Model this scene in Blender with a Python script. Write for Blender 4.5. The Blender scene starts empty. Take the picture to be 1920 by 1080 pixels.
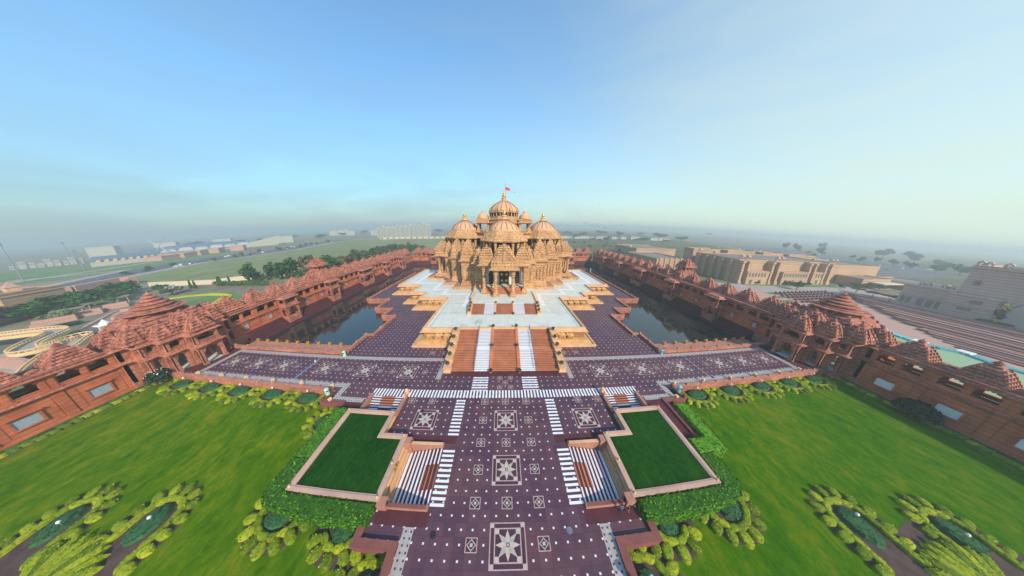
import bpy, math, random
from math import sin, cos, pi, radians, atan2, hypot
from mathutils import Matrix, Vector
random.seed(7)
SC = bpy.context.scene
COL = SC.collection

# ------------------------------------------------------------------ camera
cd = bpy.data.cameras.new("camera")
cam = bpy.data.objects.new("camera", cd)
COL.objects.link(cam)
cd.type = 'PANO'
cd.panorama_type = 'FISHEYE_LENS_POLYNOMIAL'
cd.fisheye_fov = radians(320)
cd.fisheye_polynomial_k0 = 0.0
cd.fisheye_polynomial_k1 = -0.15132791085307207
cd.fisheye_polynomial_k2 = 0.004663511695389783
cd.fisheye_polynomial_k3 = 3.334083283855507e-05
cd.fisheye_polynomial_k4 = -3.0820078530179053e-06
cd.sensor_fit = 'HORIZONTAL'
cd.sensor_width = 36.0
cd.shift_x = 0.00524099467285797
cd.shift_y = -0.0033828667178193985
cd.clip_start = 0.1
cd.clip_end = 20000
Rr = (0.9998266891502336, -0.01769731380262113, 0.005778991871741461)
Uu = (-0.0003460589480895511, 0.29269455130613126, 0.9562059296401101)
Bb = (-0.018613755829669232, -0.9560422086497405, 0.29263769985092386)
Mx = Matrix(((Rr[0], Uu[0], Bb[0], -0.432), (Rr[1], Uu[1], Bb[1], -12.2355), (Rr[2], Uu[2], Bb[2], 29.331), (0, 0, 0, 1)))
cam.matrix_world = Mx
SC.camera = cam

# ------------------------------------------------------------------ sky, sun, exposure
SUN_EL, SUN_AZ = radians(32), radians(151)      # azimuth clockwise from +Y
w = bpy.data.worlds.new("World"); SC.world = w; w.use_nodes = True
nt = w.node_tree
bg = nt.nodes['Background']
sky = nt.nodes.new('ShaderNodeTexSky'); sky.sky_type = 'NISHITA'; sky.sun_disc = False
sky.sun_elevation = SUN_EL; sky.sun_rotation = SUN_AZ
sky.altitude = 100; sky.air_density = 1.55; sky.dust_density = 0.15; sky.ozone_density = 8.0
bg.inputs[1].default_value = 0.15
# thin milky veil that hangs low over the horizon and thickens towards the sun's side, broken up by faint cirrus
def wn(op, a, b=None, c=None):
    n = nt.nodes.new('ShaderNodeMath'); n.operation = op
    for i, x in enumerate((a, b, c)):
        if x is None: continue
        if isinstance(x, (int, float)): n.inputs[i].default_value = x
        else: nt.links.new(x, n.inputs[i])
    return n.outputs[0]
tc = nt.nodes.new('ShaderNodeTexCoord'); sp = nt.nodes.new('ShaderNodeSeparateXYZ'); nt.links.new(tc.outputs['Generated'], sp.inputs[0])
el_ = wn('MAXIMUM', sp.outputs[2], 0.0)
side = nt.nodes.new('ShaderNodeMapRange'); side.interpolation_type = 'SMOOTHSTEP'; side.inputs[1].default_value = -0.55; side.inputs[2].default_value = 1.0
nt.links.new(sp.outputs[0], side.inputs[0])
low = wn('POWER', 2.718, wn('MULTIPLY', el_, -2.1))
wide = wn('MULTIPLY', wn('POWER', 2.718, wn('MULTIPLY', el_, -0.75)), side.outputs[0])
wi = nt.nodes.new('ShaderNodeTexNoise'); wi.inputs['Scale'].default_value = 2.2; wi.inputs['Detail'].default_value = 6; wi.inputs['Distortion'].default_value = 0.8
wm_ = nt.nodes.new('ShaderNodeMapping'); wm_.inputs['Scale'].default_value = (1, 1, 5); nt.links.new(tc.outputs['Generated'], wm_.inputs[0]); nt.links.new(wm_.outputs[0], wi.inputs[0])
amt = wn('MINIMUM', wn('ADD', wn('MULTIPLY', wn('MAXIMUM', low, wide), 0.90), wn('MULTIPLY', wn('SUBTRACT', wi.outputs[0], 0.5), 0.34)), 0.93)
amt = wn('MAXIMUM', amt, 0.0)
vc = nt.nodes.new('ShaderNodeMix'); vc.data_type = 'RGBA'; nt.links.new(side.outputs[0], vc.inputs[0])
vc.inputs[6].default_value = (1.25, 1.68, 1.90, 1); vc.inputs[7].default_value = (2.95, 3.40, 2.95, 1)
mxs = nt.nodes.new('ShaderNodeMix'); mxs.data_type = 'RGBA'; nt.links.new(amt, mxs.inputs[0]); gr = nt.nodes.new('ShaderNodeMix'); gr.data_type = 'RGBA'; gr.blend_type = 'MULTIPLY'; gr.inputs[0].default_value = 1; gr.inputs[7].default_value = (0.84, 1.06, 1.04, 1)
nt.links.new(sky.outputs[0], gr.inputs[6]); nt.links.new(gr.outputs[2], mxs.inputs[6]); nt.links.new(vc.outputs[2], mxs.inputs[7])
nt.links.new(mxs.outputs[2], bg.inputs[0])
sd = bpy.data.lights.new("sun", 'SUN'); sd.energy = 2.9; sd.angle = radians(1.6); sd.color = (1.0, 0.86, 0.68)
so = bpy.data.objects.new("sun", sd); COL.objects.link(so)
sv = Vector((sin(SUN_AZ) * cos(SUN_EL), cos(SUN_AZ) * cos(SUN_EL), sin(SUN_EL)))
so.rotation_euler = sv.to_track_quat('Z', 'Y').to_euler(); so.location = (60, -80, 90)
vs = SC.view_settings
vs.view_transform = 'Standard'; vs.look = 'None'; vs.gamma = 1; vs.use_curve_mapping = False
vs.exposure = 0.82
SC.render.engine = 'CYCLES'
cy = SC.cycles
cy.max_bounces = 6; cy.diffuse_bounces = 3; cy.glossy_bounces = 2; cy.transmission_bounces = 2
cy.volume_bounces = 1; cy.transparent_max_bounces = 6; cy.caustics_reflective = False; cy.caustics_refractive = False
cy.use_denoising = True
try: cy.denoiser = 'OPENIMAGEDENOISE'
except Exception: pass

# ------------------------------------------------------------------ materials
MATS = {}
def nodes_of(name):
    m = bpy.data.materials.new(name); m.use_nodes = True
    return m, m.node_tree, m.node_tree.nodes['Principled BSDF']
def nd(t, typ, **kw):
    n = t.nodes.new(typ)
    for k, v in kw.items():
        try: setattr(n, k, v)
        except Exception: pass
    return n
def math_(t, op, a, b=None):
    n = nd(t, 'ShaderNodeMath', operation=op)
    for i, x in enumerate((a, b)):
        if x is None: continue
        if isinstance(x, (int, float)): n.inputs[i].default_value = x
        else: t.links.new(x, n.inputs[i])
    return n.outputs[0]
def mixc(t, f, a, b, mode='MIX'):
    n = nd(t, 'ShaderNodeMix', data_type='RGBA', blend_type=mode)
    if isinstance(f, (int, float)): n.inputs[0].default_value = f
    else: t.links.new(f, n.inputs[0])
    for i, x in ((6, a), (7, b)):
        if isinstance(x, tuple): n.inputs[i].default_value = (*x, 1) if len(x) == 3 else x
        else: t.links.new(x, n.inputs[i])
    return n.outputs[2]
def noise(t, vec, scale, detail=3, rough=0.55, dist=0.0):
    n = nd(t, 'ShaderNodeTexNoise'); n.inputs['Scale'].default_value = scale
    n.inputs['Detail'].default_value = detail; n.inputs['Roughness'].default_value = rough
    n.inputs['Distortion'].default_value = dist
    t.links.new(vec, n.inputs['Vector']); return n.outputs[0]
def ramp(t, f, stops):
    n = nd(t, 'ShaderNodeValToRGB'); el = n.color_ramp.elements
    while len(el) < len(stops): el.new(0.5)
    for e, (p, c) in zip(el, stops): e.position = p; e.color = (*c, 1)
    t.links.new(f, n.inputs[0]); return n.outputs[0]
def pos(t): return nd(t, 'ShaderNodeNewGeometry').outputs['Position']
def mulc(c, k): return tuple(min(1, x * k) for x in c)
def stone(name, c, v=0.25, s1=0.35, s2=2.5, rough=0.85, bands=0.0, band_h=0.45, bump=0.0, c2=None, carve_shade=0.0):
    """weathered stone: two scales of patchiness, optional horizontal coursing"""
    m, t, p = nodes_of(name); P = pos(t)
    n1 = noise(t, P, s1, 4); n2 = noise(t, P, s2, 5, 0.7)
    a = ramp(t, n1, [(0.3, mulc(c, 1 - v)), (0.7, mulc(c2 or c, 1 + v * 0.7))])
    b = ramp(t, n2, [(0.3, mulc((1, 1, 1), 1 - v)), (0.7, (1, 1, 1))])
    col = mixc(t, 0.8, a, b, 'MULTIPLY')
    if bands:
        sx = nd(t, 'ShaderNodeSeparateXYZ'); t.links.new(P, sx.inputs[0])
        f = math_(t, 'FRACT', math_(t, 'MULTIPLY', sx.outputs[2], 1 / band_h))
        ln = math_(t, 'LESS_THAN', f, 0.22)
        col = mixc(t, math_(t, 'MULTIPLY', ln, bands), col, mixc(t, 1.0, col, (0.55, 0.5, 0.5), 'MULTIPLY'))
    if carve_shade:      # dark cell edges paint the shade in crevices of the carving
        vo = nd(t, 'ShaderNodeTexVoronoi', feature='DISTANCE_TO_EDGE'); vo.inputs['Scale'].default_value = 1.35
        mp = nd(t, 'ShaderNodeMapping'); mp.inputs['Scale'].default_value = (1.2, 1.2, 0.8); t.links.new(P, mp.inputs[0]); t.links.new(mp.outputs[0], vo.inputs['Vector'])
        f = math_(t, 'MULTIPLY', math_(t, 'LESS_THAN', vo.outputs['Distance'], 0.085), carve_shade)
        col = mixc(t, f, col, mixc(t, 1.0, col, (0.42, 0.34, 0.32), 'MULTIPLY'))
    t.links.new(col, p.inputs['Base Color']); p.inputs['Roughness'].default_value = rough
    p.inputs['Specular IOR Level'].default_value = 0.25
    if bump:
        bn = nd(t, 'ShaderNodeBump'); bn.inputs['Strength'].default_value = bump; bn.inputs['Distance'].default_value = 0.15
        t.links.new(noise(t, P, 4.0, 5, 0.7), bn.inputs['Height']); t.links.new(bn.outputs[0], p.inputs['Normal'])
    MATS[name] = m; return m
def plain(name, c, rough=0.6, metal=0.0, v=0.1):
    m, t, p = nodes_of(name); P = pos(t)
    col = ramp(t, noise(t, P, 3.0, 3), [(0.3, mulc(c, 1 - v)), (0.7, mulc(c, 1 + v))])
    t.links.new(col, p.inputs['Base Color']); p.inputs['Roughness'].default_value = rough; p.inputs['Metallic'].default_value = metal
    MATS[name] = m; return m
def leafy(name, lo, mid, hi, s=1.2, rough=0.75, patch=None, ps=0.15):
    """foliage: every leaf clump has its own tone, over larger patches"""
    m, t, p = nodes_of(name); g = nd(t, 'ShaderNodeNewGeometry')
    n = noise(t, g.outputs['Position'], s, 5, 0.7)
    f = math_(t, 'ADD', math_(t, 'MULTIPLY', n, 0.65), math_(t, 'MULTIPLY', g.outputs['Random Per Island'], 0.35))
    col = ramp(t, f, [(0.3, lo), (0.5, mid), (0.72, hi)])
    if patch:
        col = mixc(t, math_(t, 'MULTIPLY', noise(t, g.outputs['Position'], ps, 3), 0.9), col, mixc(t, 0.6, col, patch))
    t.links.new(col, p.inputs['Base Color']); p.inputs['Roughness'].default_value = rough
    p.inputs['Specular IOR Level'].default_value = 0.2
    MATS[name] = m; return m

stone('red_stone', (0.50, 0.185, 0.125), 0.24, 0.35, 2.6, bands=0.32, band_h=0.62, c2=(0.58, 0.235, 0.155), carve_shade=0.5)
stone('red_roof', (0.47, 0.170, 0.115), 0.34, 0.7, 3.2, bands=0.30, band_h=0.31, c2=(0.56, 0.225, 0.155), carve_shade=0.4)
stone('red_wall', (0.52, 0.140, 0.072), 0.22, 0.3, 2.0, bands=0.45, band_h=0.78, c2=(0.58, 0.19, 0.09))
stone('pink_stone', (0.45, 0.21, 0.15), 0.2, 0.3, 2.0)
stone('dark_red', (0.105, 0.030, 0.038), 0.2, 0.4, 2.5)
stone('inlay_ground', (0.085, 0.035, 0.055), 0.2, 0.4, 2.5)
stone('kerb_pink', (0.25, 0.088, 0.075), 0.2, 0.4, 2.5)
stone('stair_red', (0.56, 0.205, 0.095), 0.22, 0.5, 3.0)
stone('temple_stone', (0.63, 0.350, 0.155), 0.18, 0.20, 1.8, bands=0.35, band_h=0.8, bump=0.5, c2=(0.68, 0.41, 0.20), carve_shade=0.75)
stone('temple_dome', (0.65, 0.38, 0.21), 0.14, 0.3, 2.4)
stone('temple_line', (0.22, 0.10, 0.07), 0.2)
stone('relief', (0.64, 0.37, 0.15), 0.2, 0.5, 2.5, bump=0.3)
stone('relief_shaded', (0.40, 0.205, 0.085), 0.25, 0.6, 2.5, bump=0.4, carve_shade=0.4)  # relief stone darkened: recess shade behind the elephants put into the colour
stone('cream_stone', (0.70, 0.42, 0.23), 0.16, 0.4, 2.5)
stone('cream_top', (0.56, 0.35, 0.27), 0.14, 0.4, 2.5)
stone('far_stone', (0.52, 0.34, 0.21), 0.14, 0.05, 0.8, bands=0.45, band_h=1.6)
stone('far_roof', (0.26, 0.21, 0.18), 0.2, 0.05, 0.6)
stone('arch_stone', (0.62, 0.43, 0.34), 0.12, 0.05, 0.8, bands=0.6, band_h=1.25)
stone('arch_niche', (0.64, 0.47, 0.39), 0.08, 0.05, 0.8)
stone('marble', (0.66, 0.68, 0.60), 0.10, 0.5, 2.2, rough=0.4)
stone('marble_white', (0.80, 0.80, 0.78), 0.05, 0.8, 3, rough=0.4)
stone('marble_line', (0.20, 0.22, 0.24), 0.05)
stone('soil', (0.105, 0.065, 0.055), 0.3, 1.0, 5.0)
stone('asphalt', (0.13, 0.12, 0.125), 0.15, 0.1, 1.5)
stone('concrete', (0.40, 0.35, 0.31), 0.15, 0.1, 1.5)
stone('pale_wall', (0.66, 0.56, 0.42), 0.1, 0.1, 1.0)
plain('gold', (0.78, 0.46, 0.06), 0.35, 0.75)
plain('gold_dark', (0.50, 0.27, 0.05), 0.45, 0.4)
plain('bronze', (0.07, 0.06, 0.05), 0.5, 0.3)
plain('black', (0.015, 0.013, 0.013), 0.7)
plain('deep_shade', (0.030, 0.018, 0.018), 0.9)  # near black colour painting the shade inside porches, arches and dome drums
plain('white_paint', (0.78, 0.78, 0.80), 0.6, 0, 0.06)
plain('inlay', (0.52, 0.42, 0.35), 0.6, 0, 0.16)
plain('inlay_grey', (0.40, 0.36, 0.31), 0.6, 0, 0.16)
plain('inlay_rose', (0.48, 0.33, 0.31), 0.6, 0, 0.14)
plain('blue_line', (0.22, 0.28, 0.50), 0.6)
plain('glass_panel', (0.38, 0.46, 0.58), 0.15, 0.2)
plain('mint', (0.40, 0.62, 0.50), 0.5)
plain('bin_blue', (0.20, 0.45, 0.50), 0.5)
plain('lamp_cream', (0.72, 0.50, 0.26), 0.6)
plain('skin', (0.28, 0.15, 0.09), 0.6)
plain('hair', (0.012, 0.010, 0.010), 0.6)
plain('cloth_white', (0.75, 0.75, 0.72), 0.8)
plain('cloth_tan', (0.30, 0.18, 0.13), 0.8)
plain('cloth_blue', (0.12, 0.16, 0.30), 0.8)
plain('flag_red', (0.62, 0.06, 0.08), 0.7)
plain('steel', (0.25, 0.27, 0.30), 0.4, 0.6)
plain('bark', (0.12, 0.085, 0.06), 0.9)
plain('bird_grey', (0.06, 0.06, 0.065), 0.8)
plain('far_white', (0.42, 0.40, 0.34), 0.7)
plain('far_blue', (0.11, 0.15, 0.24), 0.6)
plain('far_orange', (0.62, 0.36, 0.14), 0.7)
plain('far_pink', (0.46, 0.27, 0.21), 0.8)
stone('court_red', (0.34, 0.150, 0.125), 0.2, 0.3, 2.0)
stone('court_pale', (0.44, 0.28, 0.24), 0.15, 0.3, 2.0)
plain('far_glass', (0.10, 0.12, 0.13), 0.3)
plain('teal_water', (0.10, 0.42, 0.46), 0.2)
plain('pale_green_paving', (0.27, 0.40, 0.22), 0.8)
plain('car_white', (0.7, 0.7, 0.7), 0.3)
plain('car_dark', (0.06, 0.06, 0.07), 0.3)
plain('car_red', (0.35, 0.05, 0.04), 0.3)
leafy('hedge_leaf', (0.010, 0.036, 0.003), (0.040, 0.125, 0.006), (0.16, 0.40, 0.015), 3.5)
leafy('gold_hedge', (0.045, 0.075, 0.004), (0.20, 0.255, 0.009), (0.48, 0.48, 0.018), 3.0, patch=(0.12, 0.20, 0.008), ps=0.3)
leafy('shrub_leaf', (0.010, 0.045, 0.016), (0.030, 0.100, 0.036), (0.070, 0.170, 0.060), 3.0)
leafy('tree_leaf', (0.012, 0.040, 0.008), (0.035, 0.090, 0.018), (0.075, 0.150, 0.030), 0.6)
leafy('tree_leaf_pale', (0.05, 0.09, 0.03), (0.13, 0.19, 0.07), (0.24, 0.31, 0.13), 0.6)
leafy('tree_leaf_dry', (0.05, 0.045, 0.02), (0.10, 0.095, 0.040), (0.17, 0.14, 0.07), 0.5)
leafy('tree_leaf_dark', (0.008, 0.018, 0.012), (0.020, 0.040, 0.024), (0.045, 0.075, 0.045), 1.4)
leafy('ball_leaf', (0.025, 0.08, 0.010), (0.055, 0.15, 0.020), (0.10, 0.24, 0.035), 1.2)
leafy('palm_leaf', (0.10, 0.12, 0.08), (0.22, 0.25, 0.17), (0.42, 0.44, 0.32), 1.0)
leafy('yellow_flower', (0.22, 0.24, 0.01), (0.48, 0.44, 0.012), (0.62, 0.55, 0.02), 0.8)
leafy('blossom', (0.6, 0.55, 0.5), (0.75, 0.7, 0.65), (0.8, 0.78, 0.7), 0.8)
leafy('pot_plant', (0.015, 0.03, 0.008), (0.05, 0.075, 0.015), (0.16, 0.12, 0.035), 2.5)

def lawn(name, a, b, c, s=0.09, streak=(1, 1, 1), rot=0.0, fine=2.0):
    m, t, p = nodes_of(name); P = pos(t)
    mp = nd(t, 'ShaderNodeMapping'); mp.inputs['Rotation'].default_value = (0, 0, rot); mp.inputs['Scale'].default_value = streak
    t.links.new(P, mp.inputs[0])
    n1 = noise(t, mp.outputs[0], s, 6, 0.62, 0.6); n2 = noise(t, mp.outputs[0], fine, 5, 0.75)
    n3 = noise(t, mp.outputs[0], s * 5.5, 5, 0.75, 0.4)
    f = math_(t, 'ADD', math_(t, 'ADD', math_(t, 'MULTIPLY', n1, 0.30), math_(t, 'MULTIPLY', n3, 0.46)), math_(t, 'MULTIPLY', n2, 0.24))
    col = ramp(t, f, [(0.40, a), (0.5, b), (0.61, c)])
    t.links.new(col, p.inputs['Base Color']); p.inputs['Roughness'].default_value = 0.9
    p.inputs['Specular IOR Level'].default_value = 0.0
    bn = nd(t, 'ShaderNodeBump'); bn.inputs['Strength'].default_value = 0.35; bn.inputs['Distance'].default_value = 0.2
    t.links.new(noise(t, P, 5.0, 4, 0.8), bn.inputs['Height']); t.links.new(bn.outputs[0], p.inputs['Normal'])
    MATS[name] = m; return m
lawn('lawn', (0.038, 0.110, 0.002), (0.080, 0.160, 0.003), (0.20, 0.21, 0.010), 0.13, (1, 0.5, 1), radians(12))
lawn('lawn_shaded', (0.028, 0.105, 0.002), (0.058, 0.145, 0.003), (0.155, 0.180, 0.008), 0.13, (1, 0.5, 1), radians(-12))  # same grass for the right lawn, its shade put into the colour
lawn('lawn_dark', (0.005, 0.035, 0.004), (0.011, 0.060, 0.007), (0.022, 0.085, 0.010), 0.5, (1, 0.4, 1), 0, 4.0)
lawn('field', (0.16, 0.19, 0.085), (0.21, 0.235, 0.11), (0.27, 0.27, 0.14), 0.012, (1, 0.4, 1), radians(-30), 0.15)
lawn('far_green', (0.10, 0.17, 0.07), (0.13, 0.22, 0.09), (0.19, 0.25, 0.12), 0.02)
lawn('scrub', (0.075, 0.095, 0.045), (0.125, 0.13, 0.070), (0.20, 0.175, 0.11), 0.02, (1, 0.6, 1), 0.5, 0.2)
lawn('dust_ground', (0.16, 0.145, 0.10), (0.22, 0.195, 0.14), (0.30, 0.26, 0.19), 0.01, (1, 0.5, 1), 0.4, 0.12)

def paving():
    m, t, p = nodes_of('paving'); P = pos(t)
    sx = nd(t, 'ShaderNodeSeparateXYZ'); t.links.new(P, sx.inputs[0])
    def per(o, per_, off=0.0):     # distance to the nearest multiple of per_
        f = math_(t, 'FRACT', math_(t, 'ADD', math_(t, 'MULTIPLY', o, 1 / per_), 0.5 + off))
        return math_(t, 'MULTIPLY', math_(t, 'ABSOLUTE', math_(t, 'SUBTRACT', f, 0.5)), per_)
    X, Y = sx.outputs[0], sx.outputs[1]
    dot = math_(t, 'MULTIPLY', math_(t, 'LESS_THAN', per(X, 1.2), 0.095), math_(t, 'LESS_THAN', per(Y, 1.2), 0.095))
    seam = math_(t, 'MAXIMUM', math_(t, 'LESS_THAN', per(X, 1.2, 0.5), 0.022), math_(t, 'LESS_THAN', per(Y, 1.2, 0.5), 0.022))
    # slab to slab colour
    vr = nd(t, 'ShaderNodeTexWhiteNoise', noise_dimensions='3D')
    sn = nd(t, 'ShaderNodeVectorMath', operation='SNAP'); t.links.new(P, sn.inputs[0]); sn.inputs[1].default_value = (1.2, 1.2, 50)
    ad = nd(t, 'ShaderNodeVectorMath', operation='ADD'); t.links.new(P, ad.inputs[0]); ad.inputs[1].default_value = (0.6, 0.6, 0)
    t.links.new(ad.outputs[0], sn.inputs[0]); t.links.new(sn.outputs[0], vr.inputs[0])
    base = ramp(t, noise(t, P, 0.10, 5, 0.6, 0.5), [(0.3, (0.080, 0.034, 0.066)), (0.5, (0.112, 0.046, 0.064)), (0.7, (0.165, 0.066, 0.062))])
    col = mixc(t, 0.35, base, ramp(t, vr.outputs[0], [(0.0, (0.055, 0.028, 0.055)), (1.0, (0.16, 0.075, 0.085))]))
    st = ramp(t, noise(t, P, 0.9, 6, 0.7), [(0.35, (0.82, 0.82, 0.84)), (0.6, (1, 1, 1)), (0.8, (1.0, 0.97, 0.92))])
    col = mixc(t, 0.9, col, st, 'MULTIPLY')
    col = mixc(t, math_(t, 'MULTIPLY', seam, 0.55), col, (0.045, 0.025, 0.035))
    col = mixc(t, dot, col, (0.72, 0.66, 0.66))
    t.links.new(col, p.inputs['Base Color']); p.inputs['Roughness'].default_value = 0.55
    p.inputs['Specular IOR Level'].default_value = 0.35
    MATS['paving'] = m
paving()
def dotted():
    m, t, p = nodes_of('dotted_band'); P = pos(t)
    sx = nd(t, 'ShaderNodeSeparateXYZ'); t.links.new(P, sx.inputs[0])
    def per(o, per_, off=0.0):
        f = math_(t, 'FRACT', math_(t, 'ADD', math_(t, 'MULTIPLY', o, 1 / per_), 0.5 + off))
        return math_(t, 'ABSOLUTE', math_(t, 'SUBTRACT', f, 0.5))
    X, Y = sx.outputs[0], sx.outputs[1]
    d = math_(t, 'MULTIPLY', math_(t, 'LESS_THAN', per(X, 0.55), 0.17), math_(t, 'LESS_THAN', per(Y, 0.55), 0.17))
    col = mixc(t, d, ramp(t, noise(t, P, 2.0, 4), [(0.3, (0.34, 0.30, 0.28)), (0.7, (0.46, 0.42, 0.39))]), (0.07, 0.035, 0.04))
    t.links.new(col, p.inputs['Base Color']); p.inputs['Roughness'].default_value = 0.6; MATS['dotted_band'] = m
dotted()
def water():
    m, t, p = nodes_of('pond_water'); P = pos(t)
    p.inputs['Base Color'].default_value = (0.020, 0.026, 0.026, 1); p.inputs['Roughness'].default_value = 0.045
    p.inputs['IOR'].default_value = 1.5; p.inputs['Specular IOR Level'].default_value = 0.75
    bn = nd(t, 'ShaderNodeBump'); bn.inputs['Strength'].default_value = 0.035; bn.inputs['Distance'].default_value = 0.1
    t.links.new(noise(t, P, 1.3, 3, 0.6), bn.inputs['Height']); t.links.new(bn.outputs[0], p.inputs['Normal'])
    MATS['pond_water'] = m
water()

# ------------------------------------------------------------------ mesh builder
class MB:
    def __init__(s): s.v = []; s.f = []; s.m = []; s.mi = 0; s.sm = []; s.smooth = False
    def face(s, idx): s.f.append(idx); s.m.append(s.mi); s.sm.append(s.smooth)
    def quad(s, a, b, c, d):
        n = len(s.v); s.v += [a, b, c, d]; s.face((n, n + 1, n + 2, n + 3))
    def tri(s, a, b, c):
        n = len(s.v); s.v += [a, b, c]; s.face((n, n + 1, n + 2))
    def box(s, x0, y0, z0, x1, y1, z1):
        if x0 > x1: x0, x1 = x1, x0
        if y0 > y1: y0, y1 = y1, y0
        s.prism([(x0, y0), (x1, y0), (x1, y1), (x0, y1)], z0, z1)
    def rect(s, x0, y0, x1, y1, z):
        if x0 > x1: x0, x1 = x1, x0
        if y0 > y1: y0, y1 = y1, y0
        s.quad((x0, y0, z), (x1, y0, z), (x1, y1, z), (x0, y1, z))
    def prism(s, poly, z0, z1, cap=True, bot=True):
        s.loops([[(x, y, z0) for x, y in poly], [(x, y, z1) for x, y in poly]], bot, cap)
    def loops(s, lps, bot=True, cap=True):
        n0 = len(s.v); k = len(lps[0])
        for l in lps: s.v += l
        for j in range(len(lps) - 1):
            a, b = n0 + j * k, n0 + (j + 1) * k
            for i in range(k):
                i2 = (i + 1) % k
                s.face((a + i, a + i2, b + i2, b + i))
        if cap: s.face(tuple(n0 + (len(lps) - 1) * k + i for i in range(k)))
        if bot: s.face(tuple(n0 + k - 1 - i for i in range(k)))
    def stack(s, poly, prof, cap=True, bot=True):
        s.loops([[(x, y, z) for x, y in ofs(poly, d)] for d, z in prof], bot, cap)
    def lathe(s, prof, cx, cy, n=12, rot=0.0, cap=True, bot=True, sx=1.0, sy=1.0):
        s.loops([[(cx + r * sx * cos(rot + 2 * pi * i / n), cy + r * sy * sin(rot + 2 * pi * i / n), z) for i in range(n)] for r, z in prof], bot, cap)
    def tube(s, pts, rad, n=6):
        """a tapering tube through 3-D points"""
        lps = []
        for i, p in enumerate(pts):
            a = Vector(pts[max(0, i - 1)]); b = Vector(pts[min(len(pts) - 1, i + 1)])
            d = (b - a).normalized(); u = d.cross(Vector((0, 0, 1)))
            if u.length < 1e-3: u = Vector((1, 0, 0))
            u.normalize(); v = d.cross(u); r = rad[i] if isinstance(rad, (list, tuple)) else rad
            lps.append([tuple(Vector(p) + u * (r * cos(2 * pi * k / n)) + v * (r * sin(2 * pi * k / n))) for k in range(n)])
        s.loops(lps)
    def ball(s, c, r, n=8, m=6, sq=(1, 1, 1), jit=0.0):
        lps = []
        for j in range(m + 1):
            ph = -pi / 2 + pi * (j + 0.001) / (m + 0.002)
            lps.append([(c[0] + r * sq[0] * cos(ph) * cos(2 * pi * i / n) * (1 + random.uniform(-jit, jit)),
                         c[1] + r * sq[1] * cos(ph) * sin(2 * pi * i / n) * (1 + random.uniform(-jit, jit)),
                         c[2] + r * sq[2] * sin(ph)) for i in range(n)])
        s.loops(lps)
    def add(s, o, M=None):
        n = len(s.v)
        s.v += [tuple(M @ Vector(v)) for v in o.v] if M else o.v
        s.f += [tuple(i + n for i in f) for f in o.f]; s.m += o.m; s.sm += o.sm
    def mesh(s, name, mats):
        me = bpy.data.meshes.new(name); me.from_pydata(s.v, [], s.f)
        for m in mats: me.materials.append(MATS[m])
        me.polygons.foreach_set('material_index', s.m)
        me.polygons.foreach_set('use_smooth', s.sm)
        me.update(); return me
    def build(s, name, mats, parent=None, loc=None):
        if isinstance(mats, str): mats = [mats]
        o = bpy.data.objects.new(name, s.mesh(name, mats)); COL.objects.link(o)
        if parent: o.parent = parent
        if loc: o.location = loc
        return o
def ofs(poly, d):
    """offset a counter-clockwise polygon outwards by d"""
    if d == 0: return list(poly)
    n = len(poly); out = []
    for i in range(n):
        p0, p1, p2 = poly[i - 1], poly[i], poly[(i + 1) % n]
        ax, ay = p1[0] - p0[0], p1[1] - p0[1]; bx, by = p2[0] - p1[0], p2[1] - p1[1]
        la, lb = hypot(ax, ay), hypot(bx, by)
        na = (ay / la, -ax / la); nb = (by / lb, -bx / lb)
        k = 1 + na[0] * nb[0] + na[1] * nb[1]
        if k < 0.05: k = 0.05
        out.append((p1[0] + d * (na[0] + nb[0]) / k, p1[1] + d * (na[1] + nb[1]) / k))
    return out
def rectp(x0, y0, x1, y1):
    if x0 > x1: x0, x1 = x1, x0
    if y0 > y1: y0, y1 = y1, y0
    return [(x0, y0), (x1, y0), (x1, y1), (x0, y1)]
def ccw(p):
    a = sum(p[i - 1][0] * p[i][1] - p[i][0] * p[i - 1][1] for i in range(len(p)))
    return p if a > 0 else p[::-1]
def tag(o, label=None, cat=None, group=None, kind=None):
    if label: o['label'] = label
    if cat: o['category'] = cat
    if group: o['group'] = group
    if kind: o['kind'] = kind
    return o
def struct(o): o['kind'] = 'structure'; return o
def thing(name, label, cat, loc=(0, 0, 0), rot=0.0, group=None):
    o = bpy.data.objects.new(name, None); COL.objects.link(o); o.location = loc; o.rotation_euler = (0, 0, rot)
    o.empty_display_size = 0.5
    return tag(o, label, cat, group)
def dup(root, loc, rot=0.0, label=None, scale=None):
    def cp(o, par):
        c = o.copy(); COL.objects.link(c); c.parent = par
        for ch in list(kids.get(o.name, [])): cp(ch, c)
        return c
    kids = {}
    def walk(o):
        kids[o.name] = list(o.children)
        for ch in o.children: walk(ch)
    walk(root)
    r = cp(root, None); r.location = loc; r.rotation_euler = (0, 0, rot)
    if scale is not None: r.scale = scale if isinstance(scale, tuple) else (scale,) * 3
    if label: r['label'] = label
    return r
def inst(me, name, parent=None, loc=(0, 0, 0), rot=0.0, scale=None):
    o = bpy.data.objects.new(name, me); COL.objects.link(o); o.location = loc; o.rotation_euler = (0, 0, rot)
    if parent: o.parent = parent
    if scale is not None: o.scale = scale if isinstance(scale, tuple) else (scale,) * 3
    return o
ORD = ['first', 'second', 'third', 'fourth', 'fifth', 'sixth', 'seventh', 'eighth', 'ninth', 'tenth', 'eleventh', 'twelfth',
       'thirteenth', 'fourteenth', 'fifteenth', 'sixteenth', 'seventeenth', 'eighteenth', 'nineteenth', 'twentieth']
SIDE = {-1: 'left', 1: 'right'}

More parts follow.
